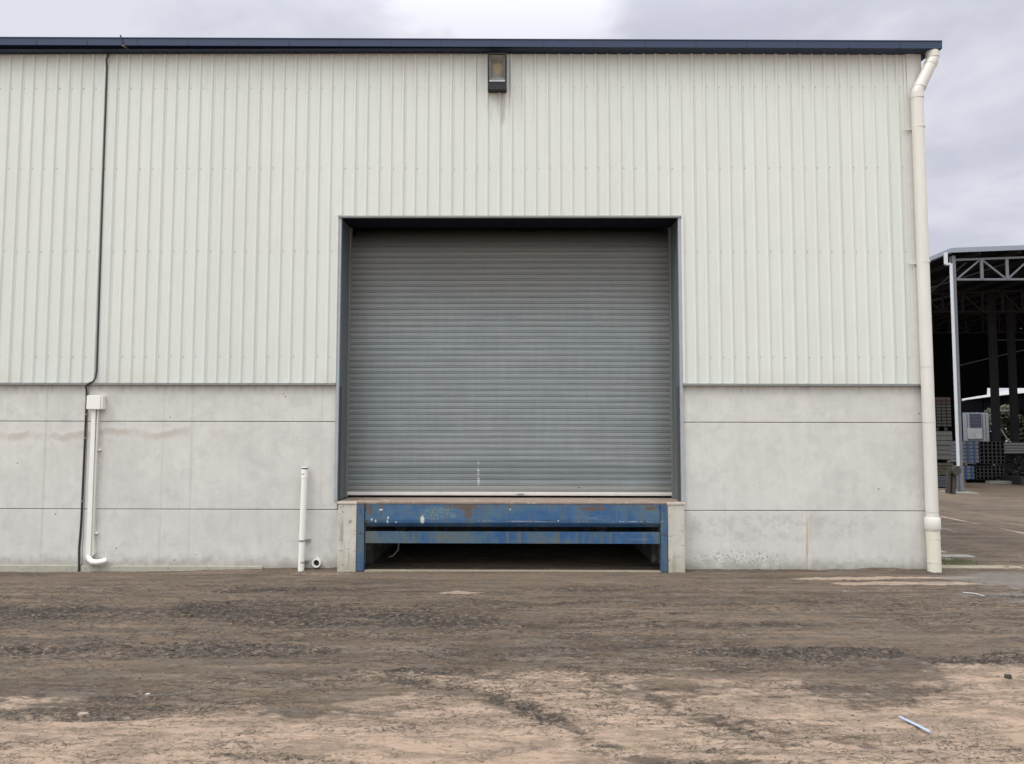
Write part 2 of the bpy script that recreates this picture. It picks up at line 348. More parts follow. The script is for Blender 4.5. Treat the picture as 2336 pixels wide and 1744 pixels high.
def concrete(name, tint=(.540, .525, .492), wall=False, dirty=0.):
    def f(g, b):
        p = g.pos()
        n1 = g.noise(p, 1.1, 6, .6, dist=.5); n2 = g.noise(p, 6, 6, .65); n3 = g.noise(p, 70, 4, .7); n4 = g.noise(p, 9, 4, .6, stretch=(1, 1, .08)); n5 = g.noise(p, 2.6, 5, .6, dist=1.4, off=(4, 2, 7))
        c = g.mix(1, tint, g.lin(n1, .36, .64, .94, 1.05), 'MULTIPLY')
        c = g.mix(1, c, g.lin(n2, .35, .65, .955, 1.04), 'MULTIPLY')
        c = g.mix(1, c, g.lin(n4, .3, .7, .965, 1.03), 'MULTIPLY')
        c = g.mix(1, c, g.lin(n3, .3, .7, .93, 1.06), 'MULTIPLY')
        c = g.mix(g.m('MULTIPLY', g.ss(n5, .54, .62), .17), c, (.36, .355, .345))
        c = g.mix(g.m('MULTIPLY', g.ss(n5, .43, .36), .25), c, (.56, .54, .51))
        if wall:
            # settled dirt: splash-up at the foot, an old water line on the left, formwork marks, rust drips on the right
            ft = g.m('MULTIPLY', g.ss(g.m('ADD', g.z, g.m('MULTIPLY', n2, .34)), .42, .12), .75)
            c = g.mix(ft, c, (.215, .198, .155))
            edge = g.m('ADD', g.z, g.m('MULTIPLY', g.m('SUBTRACT', g.noise(p, 1.3, 5, .6, stretch=(1, 1, .2)), .5), .45))
            line = g.m('MULTIPLY', g.ss(edge, 1.97, 2.06), g.ss(edge, 2.15, 2.09)); left = g.m('MULTIPLY', g.ss(g.x, -4.2, -5.6), 1.)
            patch = g.ss(g.noise(p, 1.5, 5, .65, stretch=(1, 1, .4), off=(8, 8, 8)), .38, .52)
            c = g.mix(g.m('MULTIPLY', g.m('MULTIPLY', line, g.m('MULTIPLY', left, patch)), .5), c, (.38, .32, .26))
            line2 = g.m('MULTIPLY', g.ss(edge, 2.11, 2.14), g.ss(edge, 2.22, 2.15))
            c = g.mix(g.m('MULTIPLY', g.m('MULTIPLY', line2, g.m('MULTIPLY', left, patch)), .4), c, (.62, .59, .54))
            for xl, sd, k in ((-7.33, .014, .26), (-5.50, .012, .20), (-5.05, .016, .18), (-3.03, .014, .14)):
                d = g.m('ABSOLUTE', g.m('SUBTRACT', g.m('ADD', g.x, g.m('MULTIPLY', g.m('SUBTRACT', n2, .5), .03)), xl))
                c = g.mix(g.m('MULTIPLY', g.m('MULTIPLY', g.ss(d, sd * 2.2, sd * .4), g.ss(n1, .35, .6)), k), c, (.24, .225, .20))
            for xl, z0, k, cc in ((4.44, .45, .6, (.42, .32, .19)), (4.50, .62, .5, (.52, .43, .30)), (4.41, .5, .5, (.60, .58, .54)), (4.43, .12, .35, (.30, .22, .19))):
                c = g.mix(g.m('MULTIPLY', g.spot(xl, z0, .022, .34, n2, .35), k), c, cc)
            c = g.mix(g.m('MULTIPLY', g.m('MULTIPLY', g.spot(3.4, .19, .75, .12), g.ss(g.noise(p, 26, 4, .6), .54, .60)), .6), c, (.16, .135, .10))
            c = g.mix(g.m('MULTIPLY', g.m('MULTIPLY', g.spot(4.0, .66, 1.7, .22, n5, .4), g.ss(n2, .45, .58)), .35), c, (.30, .295, .29))
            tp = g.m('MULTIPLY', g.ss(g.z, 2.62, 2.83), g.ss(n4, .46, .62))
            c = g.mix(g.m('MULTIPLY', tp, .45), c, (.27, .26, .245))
        if dirty:
            st = g.m('MULTIPLY', g.m('MULTIPLY', g.ss(n4, .52, .66), g.ss(n1, .4, .6)), dirty)
            c = g.mix(st, c, (.19, .17, .13))
            c = g.mix(g.m('MULTIPLY', g.ss(g.m('ADD', g.z, g.m('MULTIPLY', n2, .3)), .5, .15), dirty * .7), c, (.24, .22, .13))
            c = g.mix(g.m('MULTIPLY', g.ss(g.noise(p, 22, 4, .6), .60, .68), dirty), c, (.15, .12, .10))
        g.put(b.inputs['Base Color'], c); b.inputs['Roughness'].default_value = .88; b.inputs['Specular IOR Level'].default_value = .25
        g.put(b.inputs['Normal'], g.bump(g.m('ADD', n3, g.m('MULTIPLY', n2, 1.5)), .22, .006))
    return mat(name, f)
CONC = concrete('precast_concrete', wall=True)
PIER = concrete('pier_concrete', (.50, .47, .41), dirty=.6)
JOINT = simple('joint_dark', (.07, .065, .06), .9)
NAVY = simple('navy_gutter', (.010, .024, .068), .5, 0, .12, 3)
NAVYL = simple('navy_strap', (.007, .012, .028), .45)
FLASH = simple('grey_flashing', (.20, .21, .205), .45, .0, .1)
TRIM = simple('cream_trim', (.58, .57, .53), .45, 0, .05)
JAMB = simple('jamb_steel', (.105, .123, .132), .5, 0, .18, 3, (1, 1, .3))
JFL = simple('jamb_flange_steel', (.30, .33, .36), .5, 0, .1)
HEAD = simple('header_navy', (.006, .008, .018), .8, spec=.2)
BLACK = simple('black_plastic', (.02, .02, .022), .45)
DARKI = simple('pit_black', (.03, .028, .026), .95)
WHITE = simple('white_pvc', (.72, .70, .65), .38, 0, .04, 9)
CREAM = simple('cream_pvc', (.585, .565, .515), .40, 0, .06, 5, (1, 1, .3))
GALV = simple('galvanised', (.35, .35, .36), .4, .6, .15)
def curtain_mat(g, b):
    p = g.pos(); n1 = g.noise(p, 1.1, 5, .6, stretch=(.5, 1, 1.6)); n2 = g.noise(p, 5, 4, .6, stretch=(.25, 1, 6)); n3 = g.noise(p, 10, 4, .6, stretch=(1, 1, .12))
    c = g.mix(g.ss(n1, .4, .6), (.212, .240, .246), (.224, .240, .245))
    c = g.mix(1, c, g.lin(n2, .3, .7, .86, 1.12), 'MULTIPLY')
    c = g.mix(1, c, g.lin(n3, .3, .7, .94, 1.05), 'MULTIPLY')
    c = g.mix(g.m('MULTIPLY', g.ss(g.z, 3.6, 5.0), .62), c, (.120, .110, .094))      # brown tint plus painted-in header shade on the upper slats
    sc = g.spot(.1, 1.47, 2.6, .17, n1, .3)
    c = g.mix(g.m('MULTIPLY', sc, .45), c, (.12, .14, .15))
    c = g.mix(g.m('MULTIPLY', g.ss(g.z, 1.28, 1.2), .5), c, (.26, .25, .22))
    ch = g.m('MULTIPLY', g.spot(-.625, 1.40, .02, .24), g.ss(g.noise(p, 24, 3, .6), .45, .55))
    c = g.mix(g.m('MULTIPLY', ch, .7), c, (.6, .6, .58))
    c = g.mix(g.spot(1.045 - .04, 1.20, .022, .008), c, (.05, .05, .05))
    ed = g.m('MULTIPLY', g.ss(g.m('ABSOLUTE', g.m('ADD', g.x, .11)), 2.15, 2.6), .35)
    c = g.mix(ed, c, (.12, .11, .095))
    g.put(b.inputs['Base Color'], c); b.inputs['Roughness'].default_value = .42; b.inputs['Specular IOR Level'].default_value = .4
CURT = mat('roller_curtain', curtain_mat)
BAR = simple('bottom_bar_alu', (.66, .62, .58), .45, 0, .08, 8)
def blue_paint(name, wear):
    def f(g, b):
        p = g.pos(); n1 = g.noise(p, 2.2, 6, .62, dist=.6); n2 = g.noise(p, 11, 6, .65); n3 = g.noise(p, 16, 4, .6, stretch=(1, 1, .08)); n4 = g.noise(p, 14, 4, .6, stretch=(.08, 1, 1)); n5 = g.noise(p, 45, 4, .65)
        c = g.mix(g.ss(n1, .4, .62), (.015, .068, .170), (.022, .092, .205))
        n8 = g.noise(p, 1.3, 6, .66, dist=.4, off=(3, 3, 3))
        c = g.mix(g.m('MULTIPLY', g.ss(n8, .47, .58), .42 + wear * .3), c, g.mix(g.ss(n5, .42, .6), (.045, .095, .135), (.095, .135, .125)))
        c = g.mix(g.m('MULTIPLY', g.ss(n3, .48, .62), .40 + wear * .45), c, (.085, .100, .098))
        c = g.mix(g.m('MULTIPLY', g.ss(n1, .52, .62), .35 + wear * .6), c, (.085, .105, .100))
        c = g.mix(g.m('MULTIPLY', g.ss(n4, .62, .70), .30), c, (.16, .21, .26))
        rust = g.ss(g.m('ADD', g.m('ADD', n2, g.m('MULTIPLY', g.m('SUBTRACT', n5, .5), .5)), g.m('MULTIPLY', g.ss(g.z, .93, 1.01), .13)), .62, .70)
        c = g.mix(g.m('MULTIPLY', rust, .85), c, g.mix(n5, (.06, .033, .022), (.13, .08, .055)))
        if wear < .5:
            for cx, cz, rx, rz in ((-.80, .965, .17, .05), (-.74, .87, .055, .11), (-1.03, .955, .035, .035), (-2.22, .90, .035, .09), (1.15, .945, .22, .035), (2.03, .95, .12, .03), (-1.52, .96, .015, .02), (-2.28, .95, .03, .05), (-2.28, .73, .04, .03)):
                c = g.mix(g.m('MULTIPLY', g.spot(cx, cz, rx, rz, n2, .7), .88), c, g.mix(n5, (.045, .028, .02), (.13, .085, .06)))
            for cx, cz, rx, rz in ((-2.06, .92, .03, .012), (-1.95, .80, .012, .02), (-1.96, .745, .012, .03), (-1.83, .735, .014, .01), (-2.14, .75, .014, .02), (-2.2, .77, .012, .02), (-1.43, .77, .03, .06), (.62, .76, .015, .01), (-.1, .93, .01, .015)):
                c = g.mix(g.m('MULTIPLY', g.spot(cx, cz, rx, rz, n5, .5), .9), c, (.52, .54, .50))
            c = g.mix(g.m('MULTIPLY', g.m('MULTIPLY', g.spot(-1.2, .87, .28, .10, n2, .5), g.ss(n5, .4, .6)), .6), c, (.15, .21, .16))
            ln = g.m('MULTIPLY', g.ss(g.m('ABSOLUTE', g.m('SUBTRACT', g.z, .752)), .014, .004), g.ss(g.m('ADD', n4, n5), .98, 1.1))
            c = g.mix(g.m('MULTIPLY', g.m('MULTIPLY', ln, g.ss(g.x, -1.6, -1.2)), .7), c, (.42, .44, .50))
        g.put(b.inputs['Base Color'], c); g.put(b.inputs['Roughness'], g.lin(n2, .3, .7, .40, .68)); g.put(b.inputs['Normal'], g.bump(g.m('ADD', n2, n5), .25, .006))
    return mat(name, f)
BLUE, BLUEW = blue_paint('blue_leveller_paint', .1), blue_paint('worn_blue_paint', .9)
SILL = concrete('sill_dusty', (.235, .175, .14), dirty=.4)

# ------------------------------------------------------------------ warehouse
XL, XC = -13.0, 6.40            # left end, right corner
OL, OR, OT = -2.815, 2.568, 5.49 # door opening, outer edge of its frame
wh = thing('warehouse_building', 'cream ribbed metal warehouse on grey concrete walls with roller door', 'warehouse', (0, 0, 0))
PITCH, R0 = .1914, -7.929
def rib_sheet(mb, x0, x1, z0, z1):
    prof = [(x0, -.016)]
    k = math.floor((x0 - R0) / PITCH)
    while R0 + k * PITCH < x1:
        c_ = R0 + k * PITCH - .018
        for dx_, y_ in ((-.030, -.016), (-.015, -.036), (-.008, -.039), (.008, -.039), (.015, -.036), (.030, -.016)):
            if x0 + .002 < c_ + dx_ < x1 - .002: prof.append((c_ + dx_, y_))
        k += 1
    prof.append((x1, -.016)); n = len(prof)
    v = [(x, y, z) for z in (z0, z1) for x, y in prof]
    mb.add(v, [(i, i + 1, n + i + 1, n + i) for i in range(n - 1)])
    mb.add([(x0, 0, z0 + .002), (x1, 0, z0 + .002), (x1, 0, z1), (x0, 0, z1)], [(0, 1, 2, 3)])
    mb.add([(x, y, z0) for x, y in prof] + [(x1, 0, z0), (x0, 0, z0)], [tuple(range(n + 2))])
cb = MB()
rib_sheet(cb, XL, OL - .03, 2.852, 8.12); rib_sheet(cb, OL - .03, OR + .035, OT + .004, 8.12); rib_sheet(cb, OR + .035, 6.13, 2.852, 8.12)
random.seed(4)
for z in (3.262, 4.93, 6.265, 7.57):                      # fixing screws, one beside each rib
    k = -26
    while R0 + k * PITCH < 6.12:
        x = R0 + k * PITCH + .033 + random.uniform(-.006, .006); k += 1
        if x < XL + .1 or (OL - .05 < x < OR + .06 and z < OT): continue
        if random.random() < .06: continue
        zz = z + random.uniform(-.006, .006); rr = random.uniform(.006, .0085)
        cb.tube([(x, -.016, zz), (x, -.0225, zz)], rr, 6, 1, smooth=False)
clad = cb.build('cladding', [CLAD, simple('screw_grey', (.26, .26, .24), .5)], wh)
for x0, x1 in ((OL - .034, OL), (OR, OR + .036)): MB().box(x0, x1, -.050, -.002, 2.853, OT + .03).build('door_edge_trim', TRIM, wh)
cf = MB(); cf.prism([(6.13, 2.85), (6.172, 2.85), (6.172, 8.12), (6.13, 8.12)], -.030, .0); cf.prism([(6.1735, 2.85), (6.30, 2.85), (6.30, 8.12), (6.1735, 8.12)], -.046, .0); cf.prism([(6.3015, 2.85), (XC + .012, 2.85), (XC + .012, 8.12), (6.3015, 8.12)], -.034, .0)
cf.build('corner_flashing', TRIM, wh)

# base flashing: a small dark shelf over the concrete
for x0, x1 in ((XL, OL - .002), (OR + .002, XC + .014)):
    MB().box(x0, x1, -.060, .02, 2.818, 2.846).box(x0, x1, -.012, .02, 2.8465, 2.851).build('base_flashing', FLASH, wh)
MB().box(OL - .004, OR + .004, -.056, .0, OT - .030, OT).build('head_flashing', FLASH, wh)
# precast courses
def pits(mb, x0, x1, z0, z1, n, seed):
    rd = random.Random(seed)
    for _ in range(n):
        x, z = rd.uniform(x0 + .1, x1 - .1), rd.uniform(z0 + .05, z1 - .05); r = rd.choice((.004, .005, .006, .010))
        mb.tube([(x, .0, z), (x, -.0015, z)], r, 7, 1, smooth=False)
for side, (x0, x1, xe) in enumerate(((XL, OL + .045, 0), (OR - .045, XC, 0))):
    for i, (z0, z1) in enumerate(((-.6, .895), (.905, 2.248), (2.258, 2.818))):
        m_ = MB(); xa, xb = x0, x1
        if side == 0 and i == 0: xb = -2.46
        if side == 1 and i == 0: xa = 2.30
        seg = [(xa, -6.69), (-6.682, xb)] if side == 0 else [(xa, xb)]
        for (u0, u1) in seg: m_.box(u0, u1, 0., .18, z0, z1, 0, .006); pits(m_, u0, u1, max(z0, 0), z1, int((u1 - u0) * 2.2), i * 7 + side + int(u0 * 3))
        o = m_.build('precast_panel', [CONC, JOINT], wh)
        if side == 1 and i == 0: tag(o, 'lowest grey panel with ochre drip stains')
for x0, x1 in ((XL, -2.76), (2.50, XC - .02)): MB().box(x0, x1, .02, .15, -.5, 2.80).build('wall_core', JOINT, wh)
led = MB(); led.box(XL, -6.712, -.035, .0, -.4, .045, 0, .006); led.box(-6.69, -3.9, -.035, .0, -.4, .040, 0, .006); led.build('foundation_ledge', concrete('ledge_concrete', (.42, .40, .36), dirty=.5), wh)
# walls behind, roof
bd = MB()
bd.box(XL, OL + .0, .0, .12, 2.852, 8.2); bd.box(OR, XC - .001, .0, .12, 2.852, 8.2); bd.box(OL + .001, OR - .001, .0, .12, OT + .0, 8.2)
bd.box(XC - .15, XC - .001, .19, 25, -.3, 8.1); bd.box(XL, XL + .15, .19, 25, -.3, 8.1); bd.box(XL, XC, 25, 25.2, -.3, 8.1)
bd.build('shell', CLAD, wh)
rf = MB(); rf.add([(XL - .1, -.19, 8.235), (6.62, -.19, 8.21), (6.62, 12.5, 9.2), (XL - .1, 12.5, 9.22), (XL - .1, 25.3, 8.21), (6.62, 25.3, 8.21)], [(0, 1, 2, 3), (3, 2, 5, 4)])
rf.add([(XL - .1, -.19, 8.13), (6.62, -.19, 8.13), (6.62, 12.5, 9.12), (XL - .1, 12.5, 9.12), (XL - .1, 25.3, 8.13), (6.62, 25.3, 8.13)], [(3, 2, 1, 0), (4, 5, 2, 3)])
rf.build('roof', NAVY, wh)
# box gutter, rising slightly to the left
def gz(x): return 8.101 + (6.65 - x) * .0058 * (1 if x > -4.7 else 1)
gt = MB(); gx = [XL - .1, 6.648]
def gprof(x, dz=0):
    z = gz(x)
    return [(x, -.221, z), (x, -.223, z + .112), (x, -.231, z + .114), (x, -.231, z + .126), (x, -.209, z + .126), (x, -.209, z + .006), (x, -.012, z + .004), (x, -.012, z + .09), (x, 0, z + .09), (x, 0, z - .003)]
a, b_ = gprof(gx[0]), gprof(gx[1]); n = len(a)
gt.add(a + b_, [(i, (i + 1) % n, n + (i + 1) % n, n + i) for i in range(n)] + [tuple(range(n))[::-1], tuple(range(n, 2 * n))])
gt.box(6.642, 6.6485, -.221, -.004, gz(6.645) + .001, gz(6.645) + .112)
gutter = gt.build('gutter', NAVY, wh)
x = 6.0
while x > XL:
    s_ = MB(); z = gz(x); s_.box(x - .007, x + .007, -.2255, -.2215, z + .002, z + .111); s_.box(x - .007, x + .007, -.2215, -.01, z - .005, z - .0015)
    s_.build('gutter_strap', NAVYL, gutter); x -= .8
bs = MB(); bs.bar((-6.26, -.24, gz(-6.26) + .155), (-6.23, -.228, gz(-6.26) + .02), .022, .006); bs.bar((-6.23, -.225, gz(-6.26) - .002), (-6.17, -.08, gz(-6.26) - .03), .03, .008, 1)
tag(bs.build('bent_bracket', [BLACK, simple('old_tan', (.30, .26, .18), .7)], gutter), 'bent broken gutter bracket with tan end')

# door frame
for s_, xo, xi in ((-1, OL, -2.768), (1, OR, 2.522)):
    x0, x1 = min(xo, xi), max(xo, xi)
    jb = MB(); jb.box(x0 + (.002 if s_ < 0 else 0), x1 - (0 if s_ < 0 else .002), .006, .60, 1.035, 5.459)
    j = jb.build('door_jamb', JAMB, wh)
    MB().box(x0, x1, -.040, .004, 1.040, 5.459).build('flange', JFL, j)
MB().box(OL + .003, OR - .003, .004, .56, 5.462, 5.92).build('door_header', HEAD, wh)
MB().box(OL - .1, OR + .1, 2.4, 2.5, 1.03, 8.).box(OL - .1, OR + .1, .62, 2.4, 6.3, 6.4).build('back_of_door_housing', DARKI, wh)
# roller door
rd_ = MB(); zb, zt = 1.130, 5.95; per = .096; prof = []
k = 0
while zb + k * per < zt:
    z = zb + k * per
    for fz, yy in ((0, .010), (.07, .010), (.10, -.003), (.24, -.003), (.27, .005), (.32, .005), (.35, -.004), (.5, -.005), (.8, -.005), (.965, -.003)): prof.append((z + fz * per, yy))
    k += 1
nxs = 28; x0, x1 = -2.765, 2.519; v = []; rr = random.Random(3)
for i in range(nxs + 1):
    x = x0 + (x1 - x0) * i / nxs
    for z, yy in prof: v.append((x, .605 + 1.9 * max(0, z - 5.05) ** 2 + yy + .004 * math.sin(x * 1.7 + z * 2.1) + .003 * math.sin(x * 4.1 - z * 3.), z + .004 * math.sin(x * .9 + 1) * min(1, (z - zb))))
n = len(prof); rd_.add(v, [(i * n + j, (i + 1) * n + j, (i + 1) * n + j + 1, i * n + j + 1) for i in range(nxs) for j in range(n - 1)])
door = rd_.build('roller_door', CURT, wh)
MB().box(x0, x1, .585, .612, 1.074, 1.092).box(x0, x1, .580, .617, 1.0925, 1.129).build('bottom_bar', BAR, door)
lk = MB(); lk.box(.0, .11, .555, .579, 1.088, 1.112, 0, .006); lk.box(.03, .08, .56, .579, 1.072, 1.086); lk.build('lock_handle', GALV, door)
for xg in (-2.766, 2.498): MB().box(xg, xg + .022, .545, .66, 1.045, 5.7).build('guide', simple('guide_steel', (.17, .175, .17), .5), door)

# dock: piers, floor slab, pit
sill = MB(); sill.box(-2.735, 2.54, -.185, .80, 1.008, 1.036, 0, .004); sill.build('dock_sill', SILL, wh)
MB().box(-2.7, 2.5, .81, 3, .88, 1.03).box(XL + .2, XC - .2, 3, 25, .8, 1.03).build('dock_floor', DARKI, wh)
for s_, x0, x1 in ((-1, -2.712, -2.428), (1, 2.275, 2.532)):
    pm = MB(); pm.box(x0, x1, -.200, .60, -.4, 1.0075, 0, .012); p_ = pm.build('dock_pier', PIER, wh)
    cp = MB(); cp.box(x0 - .012, x1 + (.004 if s_ < 0 else .012), -.212, -.187, 1.006, 1.040, 0, .005); cp.build('worn_cap_edge', concrete('cap_concrete', (.52, .46, .39), dirty=.3), p_)
    MB().box(x1 + .001 if s_ > 0 else x0 - .017, x1 + .017 if s_ > 0 else x0 - .001, -.004, .004, 0, 1.03).build('joint_seal', JOINT, p_)
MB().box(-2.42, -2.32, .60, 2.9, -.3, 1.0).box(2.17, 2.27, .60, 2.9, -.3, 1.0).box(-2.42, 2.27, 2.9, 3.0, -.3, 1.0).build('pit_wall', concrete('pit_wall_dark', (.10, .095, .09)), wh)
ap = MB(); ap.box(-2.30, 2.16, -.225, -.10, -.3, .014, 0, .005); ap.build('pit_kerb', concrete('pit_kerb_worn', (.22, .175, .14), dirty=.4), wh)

# ------------------------------------------------------------------ dock leveller
lv = thing('dock_leveller', 'rusty blue steel dock leveller under the closed roller door', 'dock leveller', (-.07, -.19, 0))
lp = MB(); nL = 40; xa, xb = -2.300, 2.156
for i in range(nL):
    u0, u1 = xa + (xb - xa) * i / nL, xa + (xb - xa) * (i + 1) / nL
    d0, d1 = [.006 * math.sin(q * 2.3 + 1) + .003 * math.sin(q * 7.7) for q in (u0, u1)]
    lp.add([(u0, -.200 + d0, .726), (u1, -.200 + d1, .726), (u1, -.204 + d1 * .6, .770), (u0, -.204 + d0 * .6, .770), (u0, -.192 + d0 * .4, 1.004), (u1, -.192 + d1 * .4, 1.004),
            (u0, -.150, .664), (u1, -.150, .664)], [(0, 1, 2, 3), (3, 2, 5, 4), (6, 7, 1, 0)])
lp.box(xa, xb, -.148, -.118, .664, 1.004); lp.box(xa, xa + .004, -.198, -.15, .70, 1.003); lp.box(xb - .004, xb, -.198, -.15, .70, 1.003)
lip = lp.build('lip_plate', BLUE, lv)
MB().box(-2.299, 2.155, -.117, .72, .94, 1.003).build('deck_plate', simple('dark_deck', (.05, .05, .05), .8), lv)
cbm = MB(); cbm.box(-2.300, 2.160, -.185, -.175, .418, .590, 0, .002); cbm.box(-2.300, 2.160, -.174, -.12, .418, .426); cbm.box(-2.300, 2.160, -.174, -.12, .582, .590)
tag(cbm.build('cross_beam', BLUEW, lv), 'faded streaky blue channel beam')
for x0, x1, s_ in ((-2.420, -2.310, -1), (2.166, 2.266, 1)):
    pm = MB(); pm.box(x0, x1, -.212, -.203, .008, .545, 0, .002); pm.box(x0, x1, -.212, -.203, .550, 1.006, 0, .002)
    xi = x1 - .008 if s_ < 0 else x0
    pm.box(xi, xi + .008, -.2025, -.10, .008, 1.006)
    p_ = pm.build('post', BLUE, lv)
    for z in (.92, .585): MB().tube([((x0 + x1) / 2, -.212, z), ((x0 + x1) / 2, -.224, z)], .013, 6, smooth=False).build('bolt', simple('rusty_bolt', (.09, .06, .05), .8), p_)
hs = MB(); hs.tube([(-1.92, .3, .46), (-1.86, .3, .36), (-1.87, .3, .24), (-1.95, .3, .15), (-2.02, .32, .13)], .012, 8); hs.build('hose', simple('grey_hose', (.16, .16, .16), .6), lv)

# ------------------------------------------------------------------ corner downpipe
dp = thing('corner_downpipe', 'tall cream round downpipe at the right corner of the warehouse', 'downpipe', (6.29, -.12, 0))
def ellip(cx, cz, r=.092): return (cx, -.13, cz)
pm = MB(); pm.tube([(6.275, -.13, 7.36), (6.292, -.13, .80)], .0905, 28); pipe = pm.build('pipe', CREAM, dp)
pm = MB(); pm.tube([(6.545, -.125, 8.10), (6.545, -.125, 8.00), (6.527, -.127, 7.93), (6.335, -.13, 7.545), (6.285, -.13, 7.45), (6.276, -.13, 7.34)], .0905, 28); bend = pm.build('offset_bend', CREAM, dp)
for (pa, pb, r_) in (((6.545, -.125, 8.09), (6.545, -.125, 7.995), .0965), ((6.343, -.13, 7.56), (6.318, -.13, 7.51), .096), ((6.277, -.13, 7.43), (6.277, -.13, 7.335), .097), ((6.5335, -.126, 7.945), (6.50, -.126, 7.88), .0955)):
    q = MB(); q.tube([pa, pb], r_, 28); q.build('socket', CREAM, bend)
for z in (2.25, 3.1, .90): MB().tube([(6.2925 - .0027 * z, -.13, z), (6.2925 - .0027 * z, -.13, z + .004)], .0918, 28).build('seam', simple('seam_tan', (.36, .33, .28), .6), pipe)
pm = MB(); pm.tube([(6.293, -.13, .62), (6.293, -.13, .635), (6.293, -.13, .655), (6.292, -.13, .81), (6.292, -.13, .818)], .1, 28, radii=[.100, .106, .113, .113, .108]); pm.build('collar', CREAM, dp)
pm = MB(); pm.tube([(6.300, -.13, -.05), (6.293, -.13, .63)], .0975, 28); lowp = pm.build('ground_pipe', simple('yellowed_pvc', (.60, .565, .465), .42, 0, .07, 5, (1, 1, .3)), dp)
for z in (.505, .15): MB().tube([(6.296, -.13, z), (6.296, -.13, z + .012)], .101, 28).build('rim', CREAM, lowp)
for z in (6.86, 4.72):
    q = MB(); q.tube([(6.281 + (7 - z) * .003, -.13, z), (6.281 + (7 - z) * .003, -.13, z + .022)], .0955, 28); q.box(6.10, 6.20, -.062, -.050, z - .004, z + .016); q.box(6.19, 6.205, -.12, -.05, z - .004, z + .016); q.tube([(6.115, -.050, z + .006), (6.115, -.075, z + .006)], .012, 8)
    q.build('clip', CREAM, dp)

# ------------------------------------------------------------------ floodlight
fl = thing('wall_floodlight', 'dark floodlight with glass face mounted high above the roller door', 'floodlight', (-.32, 0, 7.4))
DK = simple('floodlight_grey', (.012, .013, .017), .5)
hb = MB()
# hood: sides, slanted glass opening facing down and out
xa, xb = -.470, -.172
side = [(0.0, 8.02), (-.30, 8.00), (-.165, 7.60), (-.155, 7.49), (0.0, 7.49)]
for x0, x1 in ((xa, xa + .022), (xb - .022, xb)):
    v = [(x0, y, z) for y, z in side] + [(x1, y, z) for y, z in side]; n = 5
    hb.add(v, [tuple(range(n)), tuple(range(2 * n - 1, n - 1, -1))] + [(i, i + n, (i + 1) % n + n, (i + 1) % n) for i in range(n)])
hb.add([(xa + .022, -.30, 8.0), (xb - .022, -.30, 8.0), (xb - .022, 0, 8.02), (xa + .022, 0, 8.02), (xa + .022, -.297, 7.985), (xb - .022, -.297, 7.985), (xb - .022, 0, 7.99), (xa + .022, 0, 7.99)], [(0, 1, 2, 3), (4, 7, 6, 5), (0, 4, 5, 1)])
hb.add([(xa + .022, -.165, 7.597), (xb - .022, -.165, 7.597), (xb - .022, -.150, 7.49), (xa + .022, -.150, 7.49)], [(0, 1, 2, 3)])
hb.add([(xa + .022, -.165, 7.597), (xb - .022, -.165, 7.597), (xb - .022, -.02, 7.59), (xa + .022, -.02, 7.59)], [(0, 1, 2, 3)])
hb.box(xa + .022, xb - .022, -.03, -.005, 7.49, 7.99); hb.box(xa + .02, xb - .02, -.155, -.0, 7.485, 7.49)
housing = hb.build('housing', DK, fl)
q = MB(); q.add([(xa + .024, -.170, 7.602), (xb - .024, -.170, 7.602), (xb - .024, -.176, 7.625), (xa + .024, -.176, 7.625)], [(0, 1, 2, 3)]); q.box(xa + .024, xb - .024, -.176, -.16, 7.600, 7.618); q.build('glass_rim', simple('rim_alu', (.42, .43, .44), .35, .3), fl)
def lens(g, b):
    p = g.pos(); m_ = g.spot(-.32, 7.83, .085, .10); n = g.noise(p, 12, 4)
    c = g.mix(g.ss(n, .4, .6), (.20, .205, .20), (.25, .25, .24)); c = g.mix(g.m('MULTIPLY', m_, .8), c, (.33, .29, .17))
    g.put(b.inputs['Base Color'], c); b.inputs['Roughness'].default_value = .18
q = MB(); X4 = lambda y, z, i: (xa + .026 + i, y, z)
o_ = [(xa + .024, -.172, 7.618), (xb - .024, -.172, 7.618), (xb - .024, -.288, 7.975), (xa + .024, -.288, 7.975)]
i_ = [(xa + .075, -.115, 7.73), (xb - .075, -.115, 7.73), (xb - .075, -.160, 7.90), (xa + .075, -.160, 7.90)]
q.add(o_ + i_, [(0, 1, 5, 4), (1, 2, 6, 5), (2, 3, 7, 6), (3, 0, 4, 7), (4, 5, 6, 7)]); q.build('reflector', mat('reflector_glass', lens), fl)
MB().tube([(-.36, -.02, 8.02), (-.36, -.05, 8.06), (-.38, -.06, 8.11)], .012, 8).build('cord', BLACK, fl)

# ------------------------------------------------------------------ cable on the left
cbl = thing('black_cable', 'thin black cable running down the whole wall at the left', 'cable', (-6.7, 0, 0))
pts = [(-6.545, -.05, 8.12), (-6.55, -.06, 8.07), (-6.575, -.052, 8.02), (-6.572, -.030, 7.9), (-6.570, -.027, 6.1), (-6.563, -.027, 4.6), (-6.556, -.027, 3.3), (-6.554, -.030, 3.05), (-6.562, -.04, 2.93), (-6.590, -.062, 2.868), (-6.645, -.072, 2.838), (-6.690, -.070, 2.80), (-6.700, -.03, 2.72), (-6.702, -.016, 2.6), (-6.708, -.014, 1.6), (-6.714, -.014, .75), (-6.722, -.014, .5), (-6.732, -.014, .32), (-6.728, -.016, .18), (-6.708, -.04, .05), (-6.706, -.045, -.09)]
q = MB(); q.tube(pts, .0125, 10, radii=[.0155 if p[2] < 2.85 else .0125 for p in pts]); q.build('cable', BLACK, cbl)
